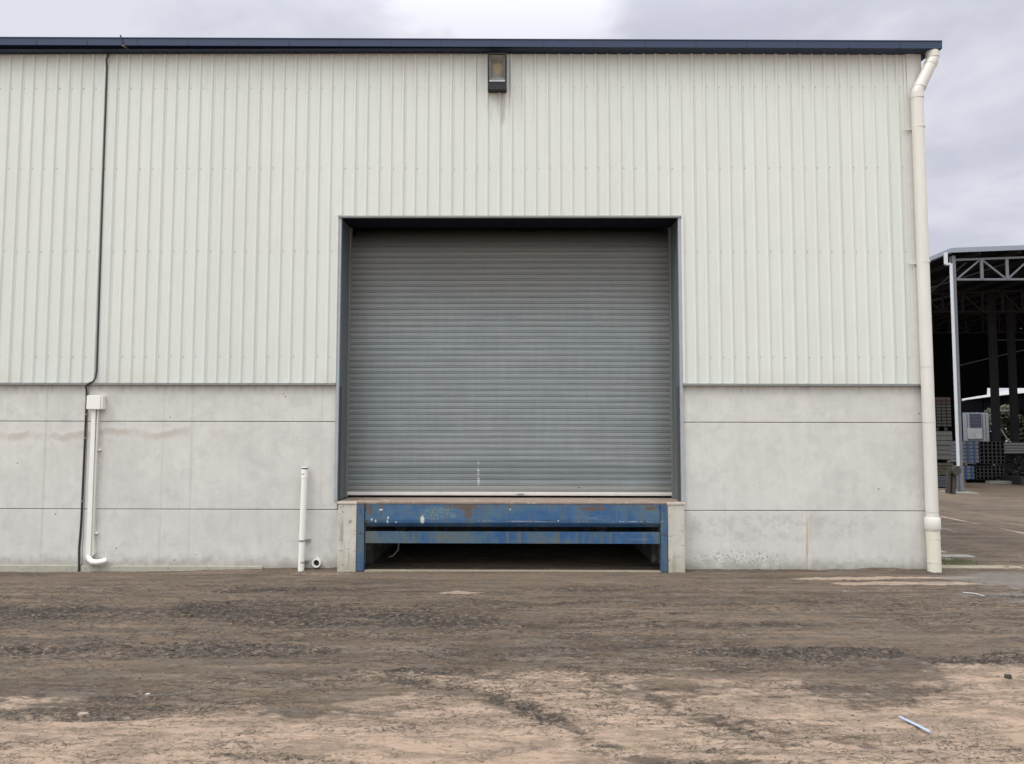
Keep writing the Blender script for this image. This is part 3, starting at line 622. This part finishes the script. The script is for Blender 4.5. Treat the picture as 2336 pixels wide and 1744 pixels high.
for x, z in ((-6.705, 2.36), (-6.706, 1.99), (-6.712, 1.02), (-6.712, .045)):
    MB().box(x - .022, x + .022, -.032, -.0005, z - .008, z + .008).build('clip', GALV, cbl)

# ------------------------------------------------------------------ junction box with ducts
jb_ = thing('conduit_riser', 'white junction box with twin white ducts running down to an elbow', 'conduit', (-6.55, 0, 0))
q = MB(); q.box(-6.648, -6.435, -.115, -.085, 2.436, 2.650, 0, .008); q.box(-6.640, -6.405, -.084, -.001, 2.436, 2.646, 0, .006); q.box(-6.4355, -6.4045, -.098, -.086, 2.44, 2.646, 0, .004); q.build('junction_box', WHITE, jb_)
q = MB(); q.prism([(-6.588, 2.436), (-6.525, 2.436), (-6.521, .21), (-6.596, .13), (-6.592, .6)], -.075, -.002); q.build('wide_duct', WHITE, jb_)
q = MB(); q.prism([(-6.512, 2.436), (-6.486, 2.436), (-6.493, 1.2), (-6.488, .45), (-6.468, .225), (-6.512, .175), (-6.519, .23), (-6.518, 1.2)], -.058, -.002); q.build('narrow_duct', CREAM, jb_)
q = MB(); q.tube([(-6.565, -.05, .185), (-6.535, -.06, .135), (-6.485, -.075, .105), (-6.40, -.085, .10), (-6.32, -.075, .115), (-6.285, -.05, .128)], .043, 14); q.build('elbow_duct', WHITE, jb_)
for z in (1.81, .535):
    q = MB(); q.box(-6.628, -6.45, -.012, -.0005, z - .010, z + .010); q.box(-6.4855, -6.448, -.03, -.0005, z - .014, z + .014); q.tube([(-6.462, -.03, z), (-6.462, -.045, z)], .013, 8); q.build('saddle', WHITE, jb_)

# ------------------------------------------------------------------ standpipe and drain stub
sp_ = thing('vent_standpipe', 'short upright white PVC standpipe leaning against the wall', 'standpipe', (-3.28, -.08, 0))
q = MB(); q.tube([(-3.283, -.105, -.08), (-3.262, -.085, 1.41)], .046, 20); q.build('pipe', WHITE, sp_)
q = MB(); q.tube([(-3.262, -.085, 1.395), (-3.260, -.083, 1.52)], .050, 20); cap = q.build('cap', simple('cap_white', (.78, .75, .72), .4), sp_)
MB().tube([(-3.2602, -.083, 1.521), (-3.2601, -.083, 1.541)], .047, 20).tube([(-3.26, -.083, 1.5415), (-3.26, -.083, 1.56)], .050, 20, 1).build('top_band', [simple('band_dark', (.07, .07, .07), .6), WHITE], cap)
q = MB(); q.box(-3.292, -3.252, -.1352, -.132, 1.444, 1.458); q.build('printed_mark', simple('mark_grey', (.22, .18, .18), .6), cap)
for z, x1 in ((.44, -3.165), (.115, -3.195)):
    q = MB(); q.box(-3.33, x1, -.03, -.004, z - .012, z + .012); q.box(x1 - .014, x1, -.055, -.03, z - .012, z + .022); q.tube([(-3.275, -.1, z - .013), (-3.275, -.1, z + .013)], .0485, 16); q.build('pipe_clip', GALV, sp_)
ds = thing('drain_stub', 'short open end of a white drain pipe poking from the wall foot', 'drain pipe', (-3.065, 0, .09))
q = MB(); n = 28; rO, rI = .068, .047; v = []
for y, r_ in ((-.06, rI), (-.06, rO), (.0, rO), (.0, rI)):
    v += [(-3.065 + r_ * math.cos(2 * math.pi * i / n), y, .095 + r_ * math.sin(2 * math.pi * i / n)) for i in range(n)]
q.add(v, [(k * n + i, k * n + (i + 1) % n, ((k + 1) % 4) * n + (i + 1) % n, ((k + 1) % 4) * n + i) for k in range(4) for i in range(n)], smooth=False); q.build('pipe_end', WHITE, ds)
q = MB(); q.tube([(-3.065, -.004, .095), (-3.065, -.002, .095)], .0475, 24); q.build('bore', DARKI, ds)

# ------------------------------------------------------------------ litter and small things on the ground
def gh(x, y): return float(ground_fields(np.array([x]), np.array([y]))[0][0])
z = gh(2.85, -6.18)
q = MB(); q.add([(2.800, -6.04, z + .013), (2.820, -6.036, z + .014), (2.888, -6.290, z + .014), (2.890, -6.33, z + .012), (2.868, -6.31, z + .012), (2.800, -6.04, z + .008), (2.820, -6.036, z + .008), (2.888, -6.290, z + .008), (2.890, -6.33, z + .008), (2.868, -6.31, z + .008)],
            [(0, 1, 2, 3, 4), (9, 8, 7, 6, 5), (0, 5, 6, 1), (1, 6, 7, 2), (2, 7, 8, 3), (3, 8, 9, 4), (4, 9, 5, 0)])
tag(q.build('plastic_strip', simple('pale_blue_plastic', (.27, .33, .45), .4, 0, .05)), 'pale blue plastic strip lying on tan mud in the foreground', 'plastic strip')
for nm, x, y, sx, sy, c, lb in (('flat_stone', -3.235, -5.99, .055, .034, (.24, .19, .155), 'larger pale flat stone in the mud at lower left'), ('flat_stone', -2.96, -5.56, .024, .018, (.34, .30, .27), 'small whitish flat stone near the lower left mud edge'),
                            ('mud_clod', 4.215, -5.09, .035, .03, (.035, .032, .022), 'dark clod on bare mud at the right')):
    rd = random.Random(int(x * 100)); z = gh(x, y); pr = []; n = 9; h_ = .010 if nm == 'flat_stone' else .032
    ring = [(x + sx * rd.uniform(.7, 1.1) * math.cos(i * 6.283 / n), y + sy * rd.uniform(.7, 1.1) * math.sin(i * 6.283 / n)) for i in range(n)]
    v = [(px, py, z - .01) for px, py in ring] + [(x + (px - x) * .85, y + (py - y) * .85, z + h_ * rd.uniform(.75, 1)) for px, py in ring]
    q = MB(); q.add(v, [tuple(range(n, 2 * n))] + [(i, (i + 1) % n, n + (i + 1) % n, n + i) for i in range(n)])
    tag(q.build(nm, simple('litter_%s_%d' % (nm, int(c[0] * 100)), c, .8, 0, .15, 20)), lb, 'stone' if nm == 'flat_stone' else 'clod')
z = gh(5.93, -1.85); q = MB(); q.tube([(5.80, -1.72, z + .02), (5.90, -1.78, z + .022), (5.925, -1.84, z + .022), (5.95, -1.93, z + .018)], .006, 7)
tag(q.build('bent_wire', simple('white_wire', (.42, .40, .40), .5)), 'short bent white wire on wet mud at the right', 'wire')

# loose clods and grit
rs = np.random.RandomState(8); q = MB(); cnt = 0
ico_v = [(0, 0, 1), (.89, 0, .45), (.28, .85, .45), (-.72, .53, .45), (-.72, -.53, .45), (.28, -.85, .45), (.72, .53, -.3), (-.28, .85, -.3), (-.89, 0, -.3), (-.28, -.85, -.3), (.72, -.53, -.3)]
ico_f = [(0, 1, 2), (0, 2, 3), (0, 3, 4), (0, 4, 5), (0, 5, 1), (1, 6, 2), (2, 6, 7), (2, 7, 3), (3, 7, 8), (3, 8, 4), (4, 8, 9), (4, 9, 5), (5, 9, 10), (5, 10, 1), (1, 10, 6)]
cx_ = rs.uniform(-8, 9, 26000); cy_ = rs.uniform(-7.4, -.25, 26000)
hh, tt, pp, ww, sc, sh = ground_fields(cx_, cy_)
keep = rs.uniform(0, 1, 26000) < (.07 + .55 * sc ** 1.3)
for x, y, z, s_ in zip(cx_[keep], cy_[keep], hh[keep], sc[keep]):
    r_ = .005 + .016 * rs.beta(1.2, 5) + .010 * s_ * rs.rand(); a = rs.rand() * 6.28; ca, sa = math.cos(a), math.sin(a); e = rs.uniform(.55, 1.4)
    jj = rs.uniform(.75, 1.25, 11)
    q.add([(x + (ca * p[0] * e - sa * p[1]) * r_ * j, y + (sa * p[0] * e + ca * p[1]) * r_ * j, z + p[2] * r_ * .5 * j) for p, j in zip(ico_v, jj)], ico_f, 0 if rs.rand() < .8 else 1)
o = q.build('gravel', [simple('clod_dark', (.042, .033, .029), .9, 0, .3, 9), simple('grit_tan', (.12, .09, .07), .9, 0, .3, 9)])
tag(o, 'scattered dark clods and grit over the muddy yard', 'gravel', kind='stuff')

# flat concrete edging beside the building and weeds next to it
q = MB(); q.box(6.45, 9.6, .14, .40, -.05, .016, 0, .006); k_ = q.build('kerb', concrete('kerb_concrete', (.25, .205, .165), dirty=.6)); k_['kind'] = 'structure'
for i, (x, y, sx, sy) in enumerate(((7.42, 1.28, .28, .12), (7.15, 1.75, .35, .1), (7.0, .95, .18, .07))):
    q = MB(); q.box(x - sx, x + sx, y - sy, y + sy, -.05, .024, 0, .008); tag(q.build('broken_slab', concrete('slab_grey', (.24, .235, .22), dirty=.2)), ('pale flat concrete slab fragment nearest the kerb behind the downpipe', 'long thin concrete slab fragment farthest from the kerb', 'smallest concrete slab fragment beside the weeds')[(0, 1, 2)[i]], 'slab')
rd = random.Random(5); q = MB()
for _ in range(420):
    x, y = 6.75 + rd.gauss(.25, .25), .62 + rd.gauss(.05, .14); h_ = rd.uniform(.03, .09); a = rd.uniform(0, 6.28); dx_, dy_ = math.cos(a) * .03, math.sin(a) * .03; wv = .006
    q.add([(x - wv, y, 0), (x + wv, y, 0), (x + dx_, y + dy_, h_)], [(0, 1, 2)])
tag(q.build('weeds', simple('weed_green', (.10, .12, .05), .8, 0, .4, 9)), 'sparse green weeds beside the downpipe foot', 'weeds', kind='stuff')

# ------------------------------------------------------------------ open storage shed at the right
SH = thing('open_shed', 'dark open steel storage shed with truss gable and white downpipe', 'shed', (15.3, 14.75, 0))
STEEL = simple('shed_steel', (.13, .14, .155), .55, .1, .12); STEELD = simple('shed_steel_shaded', (.010, .0105, .013), .8); FASC = simple('shed_fascia', (.23, .255, .30), .42, 0, .08); ROOFU = simple('shed_roof_underside', (.008, .008, .010), .95, spec=.1)  # STEELD: the shed steel again, interior shade painted into its colour
SX0, SY0, SY1, SX1 = 15.2, 14.55, 40.0, 60.0; SL = .0377; RX = 38.
def rz(x): return 8.40 + (x - SX0) * SL if x < RX else 8.40 + (RX - SX0) * SL - (x - RX) * SL
q = MB()
v = [(SX0, SY0, rz(SX0) + .12), (RX, SY0, rz(RX) + .12), (SX1, SY0, rz(SX1) + .12), (SX0, SY1, rz(SX0) + .12), (RX, SY1, rz(RX) + .12), (SX1, SY1, rz(SX1) + .12)]
v2 = [(a, b, c - .04) for a, b, c in v]
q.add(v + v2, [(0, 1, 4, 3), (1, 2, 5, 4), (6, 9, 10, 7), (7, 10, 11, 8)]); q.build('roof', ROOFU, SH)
q = MB(); q.add([(SX0 - .012, SY0 - .02, 8.385), (RX, SY0 - .02, rz(RX)), (RX, SY0 - .02, rz(RX) + .165), (SX0 - .012, SY0 - .02, 8.55), (SX0 - .012, SY0 - .002, 8.385), (RX, SY0 - .002, rz(RX)), (RX, SY0 - .002, rz(RX) + .165), (SX0 - .012, SY0 - .002, 8.55)],
                [(0, 1, 2, 3), (7, 6, 5, 4), (0, 4, 5, 1), (3, 2, 6, 7), (0, 3, 7, 4)]); q.build('front_fascia', FASC, SH)
q = MB(); q.box(SX0 - .012, SX0 + .0, SY0 - .001, SY1, 8.40, 8.55); q.box(SX0 + .0005, SX0 + .12, SY0 - .001, SY1, 8.40, 8.41); q.build('side_gutter', FASC, SH)
# purlins below the roof
for k in range(16):
    x = 16.2 + k * 1.4; MB().box(x, x + .06, SY0 + .05, SY1, rz(x) - .10, rz(x) + .06).build('purlin', STEELD, SH)
def truss(y, mt, x0, x1, main=False):
    q = MB(); zb = 7.47 + 0 * x0; w_ = .07
    q.bar((x0, y, rz(x0) - .24), (x1, y, rz(x1) - .24), w_, .06); q.bar((x0, y, zb), (x1, y, zb + (x1 - x0) * .004), w_, .07)
    xx = x0 + .28; k = 0
    xs_ = [x0 + .05]
    while xs_[-1] < x1 - 1.0: xs_.append(xs_[-1] + .89)
    for k, xa in enumerate(xs_[:-1]):
        xb = xs_[k + 1]
        if k % 2 == 0: q.bar((xa, y, zb), (xb, y, rz(xb) - .24), .055, .05)
        else: q.bar((xa, y, rz(xa) - .24), (xb, y, zb), .055, .05)
        q.bar((xb, y - .03, zb), (xb, y - .03, rz(xb) - .24), .10, .04)
    q.build('roof_truss', mt, SH)
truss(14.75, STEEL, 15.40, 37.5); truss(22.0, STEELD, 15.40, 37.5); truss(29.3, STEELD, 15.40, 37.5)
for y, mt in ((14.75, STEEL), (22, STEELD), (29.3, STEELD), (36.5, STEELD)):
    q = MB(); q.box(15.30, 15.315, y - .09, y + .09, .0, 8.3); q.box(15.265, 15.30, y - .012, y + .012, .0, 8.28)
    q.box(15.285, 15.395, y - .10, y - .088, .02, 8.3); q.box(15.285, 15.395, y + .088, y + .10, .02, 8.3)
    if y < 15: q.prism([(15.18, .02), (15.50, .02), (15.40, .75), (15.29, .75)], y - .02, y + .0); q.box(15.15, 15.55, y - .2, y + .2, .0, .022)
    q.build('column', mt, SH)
for x, y in ((22.45, 24.0), (24.62, 26.0), (29.5, 24.0), (34.5, 29.3)):
    MB().box(x - .15, x + .15, y - .1, y + .1, 0, rz(x)).build('inner_column', STEELD, SH)
q = MB(); q.box(14.76, 15.66, 14.25, 15.1, -.2, .06, 0, .015); tag(q.build('footing', concrete('footing_concrete', (.22, .20, .18), dirty=.2), SH), 'pale concrete footing pad under the corner column')
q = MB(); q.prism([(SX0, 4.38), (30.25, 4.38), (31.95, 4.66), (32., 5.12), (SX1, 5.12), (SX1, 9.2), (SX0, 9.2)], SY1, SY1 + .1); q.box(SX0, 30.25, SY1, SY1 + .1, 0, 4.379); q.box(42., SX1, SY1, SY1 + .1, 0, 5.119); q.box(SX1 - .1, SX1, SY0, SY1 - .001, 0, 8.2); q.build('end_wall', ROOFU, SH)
q = MB(); q.box(15.0, 15.09, 14.58, 14.68, 7.98, 8.40, 0, .01); q.box(15.03, 15.20, 14.585, 14.675, 7.95, 8.03, 0, .01); q.tube([(15.215, 14.62, 8.0), (15.215, 14.62, .95)], .052, 16); q.build('shed_downpipe', simple('shed_pipe_white', (.50, .52, .54), .4, 0, .05), SH)
MB().box(26.2, 29.9, 30, 30.04, 7.17, 7.22).bar((24, 30, 5.7), (29, 30, 6.9), .05, .05).build('roof_brace', simple('brace_grey', (.10, .10, .10), .5), SH)
q = MB(); q.bar((15.4, 22., 7.4), (19.4, 29.3, 8.2), .05, .05); q.bar((19.4, 22, 8.2), (15.4, 29.3, 7.4), .05, .05); q.bar((15.9, 14.9, 8.1), (17.6, 22, 7.6), .05, .05); q.bar((17.4, 14.9, 8.1), (15.6, 22, 7.6), .05, .05); q.build('cross_bracing', simple('bracing_steel', (.05, .05, .055), .5), SH)

# weathered post by the shed column
wp = thing('weathered_post', 'weathered brown timber post with round head beside the shed column', 'post', (14.75, 14.25, 0))
WOOD = simple('weathered_wood', (.045, .038, .030), .9, 0, .3, 14, (1, 1, .15))
for xa, xb in ((14.60, 14.66), (14.80, 14.84)): MB().bar((xa, 14.25, .05), (xb, 14.25, .80), .11, .10).build('leg', WOOD, wp)
MB().bar((14.70, 14.30, .05), (14.74, 14.30, .95), .06, .06).build('stake', WOOD, wp)
MB().tube([(14.86, 14.10, .80), (14.86, 14.20, .80)], .15, 20).build('round_head', simple('head_wood', (.045, .038, .030), .9, 0, .3, 10), wp)
MB().box(14.64, 14.72, 14.17, 14.28, .70, .93, 0, .01).build('block', WOOD, wp)

# stacked goods --- left of the column
def slat_pack(name, lb, cat, x0, x1, y, dp_, z0, z1, rows, mt, gap=.02, grp=None, cols=1):
    q = MB(); hgt = (z1 - z0) / rows; wd = (x1 - x0) / cols
    for r_ in range(rows):
        for c_ in range(cols): q.box(x0 + c_ * wd + (gap * .5 if cols > 1 else 0), x0 + (c_ + 1) * wd - (gap * .5 if cols > 1 else 0), y + .01 * ((r_ * 7) % 3), y + dp_, z0 + r_ * hgt + gap / 2, z0 + (r_ + 1) * hgt - gap / 2)
    q.box(x0 + .03, x1 - .03, y + .05, y + dp_ - .02, z0 + .001, z1 - .001, 1)
    return tag(q.build(name, [mt, DARKI]), lb, cat, grp)
BK = (15.47, 16.40)
slat_pack('steel_pack', 'dark blue grey slatted pack at the bottom of the stack left of the shed column', 'pack', *BK, 17, 2.5, .06, .48, 5, simple('pack_slate', (.045, .055, .065), .6))
slat_pack('timber_pack', 'brown timber pack resting on the dark bottom pack', 'timber pack', *BK, 17, 2.5, .50, .96, 4, simple('pack_brown', (.05, .044, .032), .85, 0, .3, 8), .03)
slat_pack('panel_pack', 'grey panel pack in the middle of the stack behind the corner pipe', 'pack', *BK, 17, 2.5, 1.08, 2.15, 6, simple('pack_grey', (.07, .07, .068), .6), .022)
for x in (15.6, 16.2): tag(MB().box(x, x + .1, 17.02, 19.4, .962, 1.078).build('bearer', simple('bearer_wood', (.10, .085, .06), .9)), 'short dark timber bearer between brown and grey packs, %s' % ('nearer the downpipe' if x < 16 else 'nearer the column'), 'bearer')
q = MB()
for k in range(3): q.tube([(15.6 + k * .36 - .04, 17.1 + .05 * k, 2.23), (15.6 + k * .36 + .02, 19, 2.23)], .07, 12)
tag(q.build('pipe_roll', simple('roll_black', (.015, .015, .018), .3)), 'black pipes lying between grey panel pack and red topped pack', 'pipes')
q = MB()
for r_ in range(9):
    z0 = 2.33 + r_ * .122
    for c_ in range(5): q.box(15.47 + c_ * .19, 15.47 + c_ * .19 + .15, 17, 19.5, z0, z0 + .07, 0 if r_ < 7 else 1)
    q.box(15.47, 16.40, 17.04, 19.45, z0 + .0705, z0 + .119, 2)
tag(q.build('section_pack', [simple('sec_grey', (.030, .030, .029), .6), simple('sec_red', (.035, .012, .012), .7), DARKI]), 'tall dark pack of steel sections with red top layers', 'pack')

# right of the column
def tube_bundle(lb, x0, x1, y, z0, z1, cols, rows, mt):
    q = MB(); cw, rh = (x1 - x0) / cols, (z1 - z0) / rows; t = .014
    for i in range(cols):
        for j in range(rows):
            a, b_, c_, d = x0 + i * cw + .004, x0 + (i + 1) * cw - .004, z0 + j * rh + .004, z0 + (j + 1) * rh - .004
            q.box(a, a + t * 1.6, y, y + 3, c_, d); q.box(b_ - t, b_, y, y + 3, c_, d); q.box(a + t * 1.6, b_ - t, y, y + 3, c_, c_ + t * .6); q.box(a + t * 1.6, b_ - t, y, y + 3, d - t, d)
    q.box(x0 + .01, x1 - .01, y + .6, y + 2.9, z0 + .01, z1 - .01, 1)
    return tag(q.build('tube_bundle', [mt, DARKI]), lb, 'tube bundle', 'steel tube bundles in the shed')
TB = simple('tube_black', (.035, .035, .038), .4, .3)
def wrapped(lb, x0, x1, y, z0, z1, cols, rows, straps):
    rt = thing('boxed_bundle', lb, 'bundle', (x0, y, z0), 'blue strapped bundles in the shed')
    q = MB(); cw, rh = (x1 - x0) / cols, (z1 - z0) / rows
    for i in range(cols):
        for j in range(rows): q.box(x0 + i * cw + .008, x0 + (i + 1) * cw - .008, y + .02, y + 3, z0 + j * rh + .014, z0 + (j + 1) * rh - .014)
    q.box(x0 + .02, x1 - .02, y + .06, y + 2.9, z0 + .01, z1 - .01, 1); q.build('boxes', [simple('box_bluegrey', (.11, .12, .15), .5), DARKI], rt)
    for sx in straps: MB().box(sx, sx + .07, y, y + .018, z0, z1).build('strap', simple('strap_blue', (.008, .045, .14), .5), rt)
wrapped('taller blue strapped grey bundle right of the shed column', 18.47, 19.20, 20, .84, 1.73, 4, 6, (18.70, 18.97))
wrapped('lower narrow blue grey bundle on the shed floor', 18.50, 18.98, 20, .16, .72, 3, 4, (18.60, 18.85))
tube_bundle('upper bundle of black square tubes beside the blue strapped bundle', 19.22, 20.25, 20, .80, 1.73, 6, 6, TB)
tube_bundle('lower bundle of black square tubes near the shed floor', 19.04, 20.18, 20, .16, .72, 7, 4, TB)
for x0_, x1_, z0_ in ((18.50, 18.60, .0), (19.9, 20.0, .0), (18.60, 18.70, .725), (19.75, 19.85, .725)): tag(MB().box(x0_, x1_, 20.0, 20.9, z0_ + .002, z0_ + (.155 if z0_ < .1 else .07)).build('bearer', simple('bearer_wood', (.10, .085, .06), .9)), 'dark bearer %s the %s bundles' % ('on the floor under' if z0_ < .1 else 'between', 'blue strapped' if x0_ < 19 else 'black tube'), 'bearer')
slat_pack('sheet_pack', 'shiny grey steel sheet pack on top at the right edge', 'sheet pack', 20.30, 22.9, 20.2, 2, 1.22, 1.68, 4, simple('sheet_shiny', (.14, .145, .15), .28, .7), .03)
rd = random.Random(9)
for k_ in range(2):
    q = MB()
    for _ in range(46):
        x = rd.uniform(20.3, 22.8); z_ = rd.uniform(.45, 1.18) if k_ == 0 else rd.uniform(.25, .45); q.bar((x, 20.25 + rd.uniform(0, .3), z_), (x + rd.uniform(.1, .5), 20.5 + rd.uniform(0, 1.2), z_ + rd.uniform(-.04, .05)), .035, .03, 0 if rd.random() < .6 else 1)
    q.box(20.28, 22.9, 20.9, 22, .2 if k_ else .47, .46 if k_ else 1.2, 1)
    tag(q.build('scrap_pile', [simple('scrap_grey', (.10, .10, .10), .4, .4), DARKI]), ('dark tangled offcut pile under the shiny sheet pack', 'thin layer of offcuts near the floor at the right')[k_], 'pile')
tag(MB().box(19.10, 20.62, 19.2, 19.5, .02, .14, 0, .01).build('floor_beam', simple('beam_grey', (.17, .165, .15), .7)), 'pale grey beam lying on low blocks before the tube bundles', 'beam')
tag(MB().box(19.98, 22.9, 18.6, 20., .0, .32, 0, .02).build('black_bin', simple('bin_black', (.012, .012, .014), .5)), 'low black steel bin at the right edge of the shed floor', 'bin')

# beyond the shed
pb = thing('portable_building', 'white portable cabin with dark shuttered window seen through the shed', 'cabin', (34.6, 46, 0))
MB().box(33.75, 35.70, 46, 49, 1.0, 3.60).box(34.0, 35.4, 46.3, 48.7, 0, .999).build('wall', simple('cabin_white', (.30, .32, .36), .6, 0, .08), pb)
wn = MB().box(34.27, 35.14, 45.97, 45.999, 2.46, 3.52).build('window', simple('cabin_window', (.05, .06, .09), .3), pb)
for z_ in (2.72, 3.0, 3.27): MB().box(34.27, 35.14, 45.955, 45.969, z_, z_ + .03).build('slat', simple('cabin_slat', (.12, .13, .18), .5), wn)
for x in (34.06, 35.22, 35.45): MB().box(x, x + .03, 45.97, 45.999, 1.6, 3.5).build('panel_seam', simple('cabin_seam', (.12, .12, .13), .6), pb)
MB().box(34.06, 34.58, 45.93, 45.998, 1.62, 2.42).box(34.60, 35.16, 45.93, 45.998, 1.62, 2.42).build('notice_board', simple('cabin_board', (.42, .43, .45), .6, 0, .15, 3), pb)
fs = thing('far_shed', 'far pale roofed shed edge seen through the back of the open shed', 'shed', (40, 52, 0))
q = MB(); q.add([(41.8, 60, 5.10), (38.8, 50, 5.06), (37.4, 43, 5.05), (41.8, 60, 5.22), (38.8, 50, 5.36), (37.4, 43, 5.46), (60, 60, 5.2), (60, 43, 5.2)], [(0, 1, 4, 3), (1, 2, 5, 4), (0, 6, 7, 2, 1), (3, 4, 5, 7, 6)]); q.build('roof_edge', simple('far_roof_pale', (.80, .80, .82), .5, 0, .05), fs)
q = MB(); q.add([(41.85, 60.2, 3.7), (37.5, 43.3, 3.85), (37.5, 43.3, 5.04), (41.85, 60.2, 5.04), (60, 60.2, 3.7), (60, 60.2, 5.0)], [(0, 1, 2, 3), (0, 4, 5, 3)]); q.box(40.1, 40.25, 54, 54.15, 0, 5); q.box(37.5, 37.62, 43.4, 43.5, 0, 5); q.build('wall', simple('far_wall_dark', (.006, .006, .008), 1., spec=0.), fs)
tag(MB().bar((34.30, 43., 3.0), (35.4, 43., 1.2), .07, .07).build('leaning_pole', simple('pole_pale', (.33, .31, .28), .7)), 'pale pole leaning before the far tree behind the shed', 'pole')

# trees beyond
def tree(lb, cx, cy, h, r, seed, n=2600):
    rt = thing('tree', lb, 'tree', (cx, cy, 0), 'trees beyond the shed'); rd = random.Random(seed)
    q = MB(); q.tube([(cx, cy, -.1), (cx + .1, cy, h * .3), (cx, cy + .1, h * .75)], .2, 9, radii=[.24, .17, .05])
    cl_ = []
    for k in range(14):
        a = rd.uniform(0, 6.28); e = rd.uniform(.2, .9); p = Vector((cx + math.cos(a) * r * e, cy + math.sin(a) * r * e, h * rd.uniform(.28, 1) ))
        cl_.append((p, rd.uniform(.28, .5) * r)); q.tube([(cx, cy, p.z * .55), tuple(p)], .05, 5, radii=[.07, .02])
    q.build('trunk', WOOD, rt); q = MB()
    for _ in range(n):
        p, cr = rd.choice(cl_); d = Vector((rd.gauss(0, 1), rd.gauss(0, 1), rd.gauss(0, .8))).normalized() * cr * rd.uniform(.3, 1) ** .5; c_ = p + d
        u = Vector((rd.gauss(0, 1), rd.gauss(0, 1), rd.gauss(0, 1))).normalized() * .16; v_ = u.orthogonal().normalized() * .07
        q.add([c_ - u, c_ + v_, c_ + u, c_ - v_], [(0, 1, 2, 3)], 0 if rd.random() < .6 else 1)
    q.build('crown', [simple('leaf_dark', (.03, .04, .02), .7, 0, .3, 3), simple('leaf_light', (.06, .07, .035), .7, 0, .3, 3)], rt)
tree('bushy green tree just right of the white cabin', 37.6, 47.5, 3.8, 1.7, 1, 6000); tree('second bushy green tree at the right picture edge', 40.4, 47., 3.9, 1.9, 2, 6000)
tree('olive tree farther back between the two nearer trees', 38.6, 55, 3.6, 2.4, 3)

scene.render.engine = 'CYCLES'
scene.cycles.max_bounces = 8
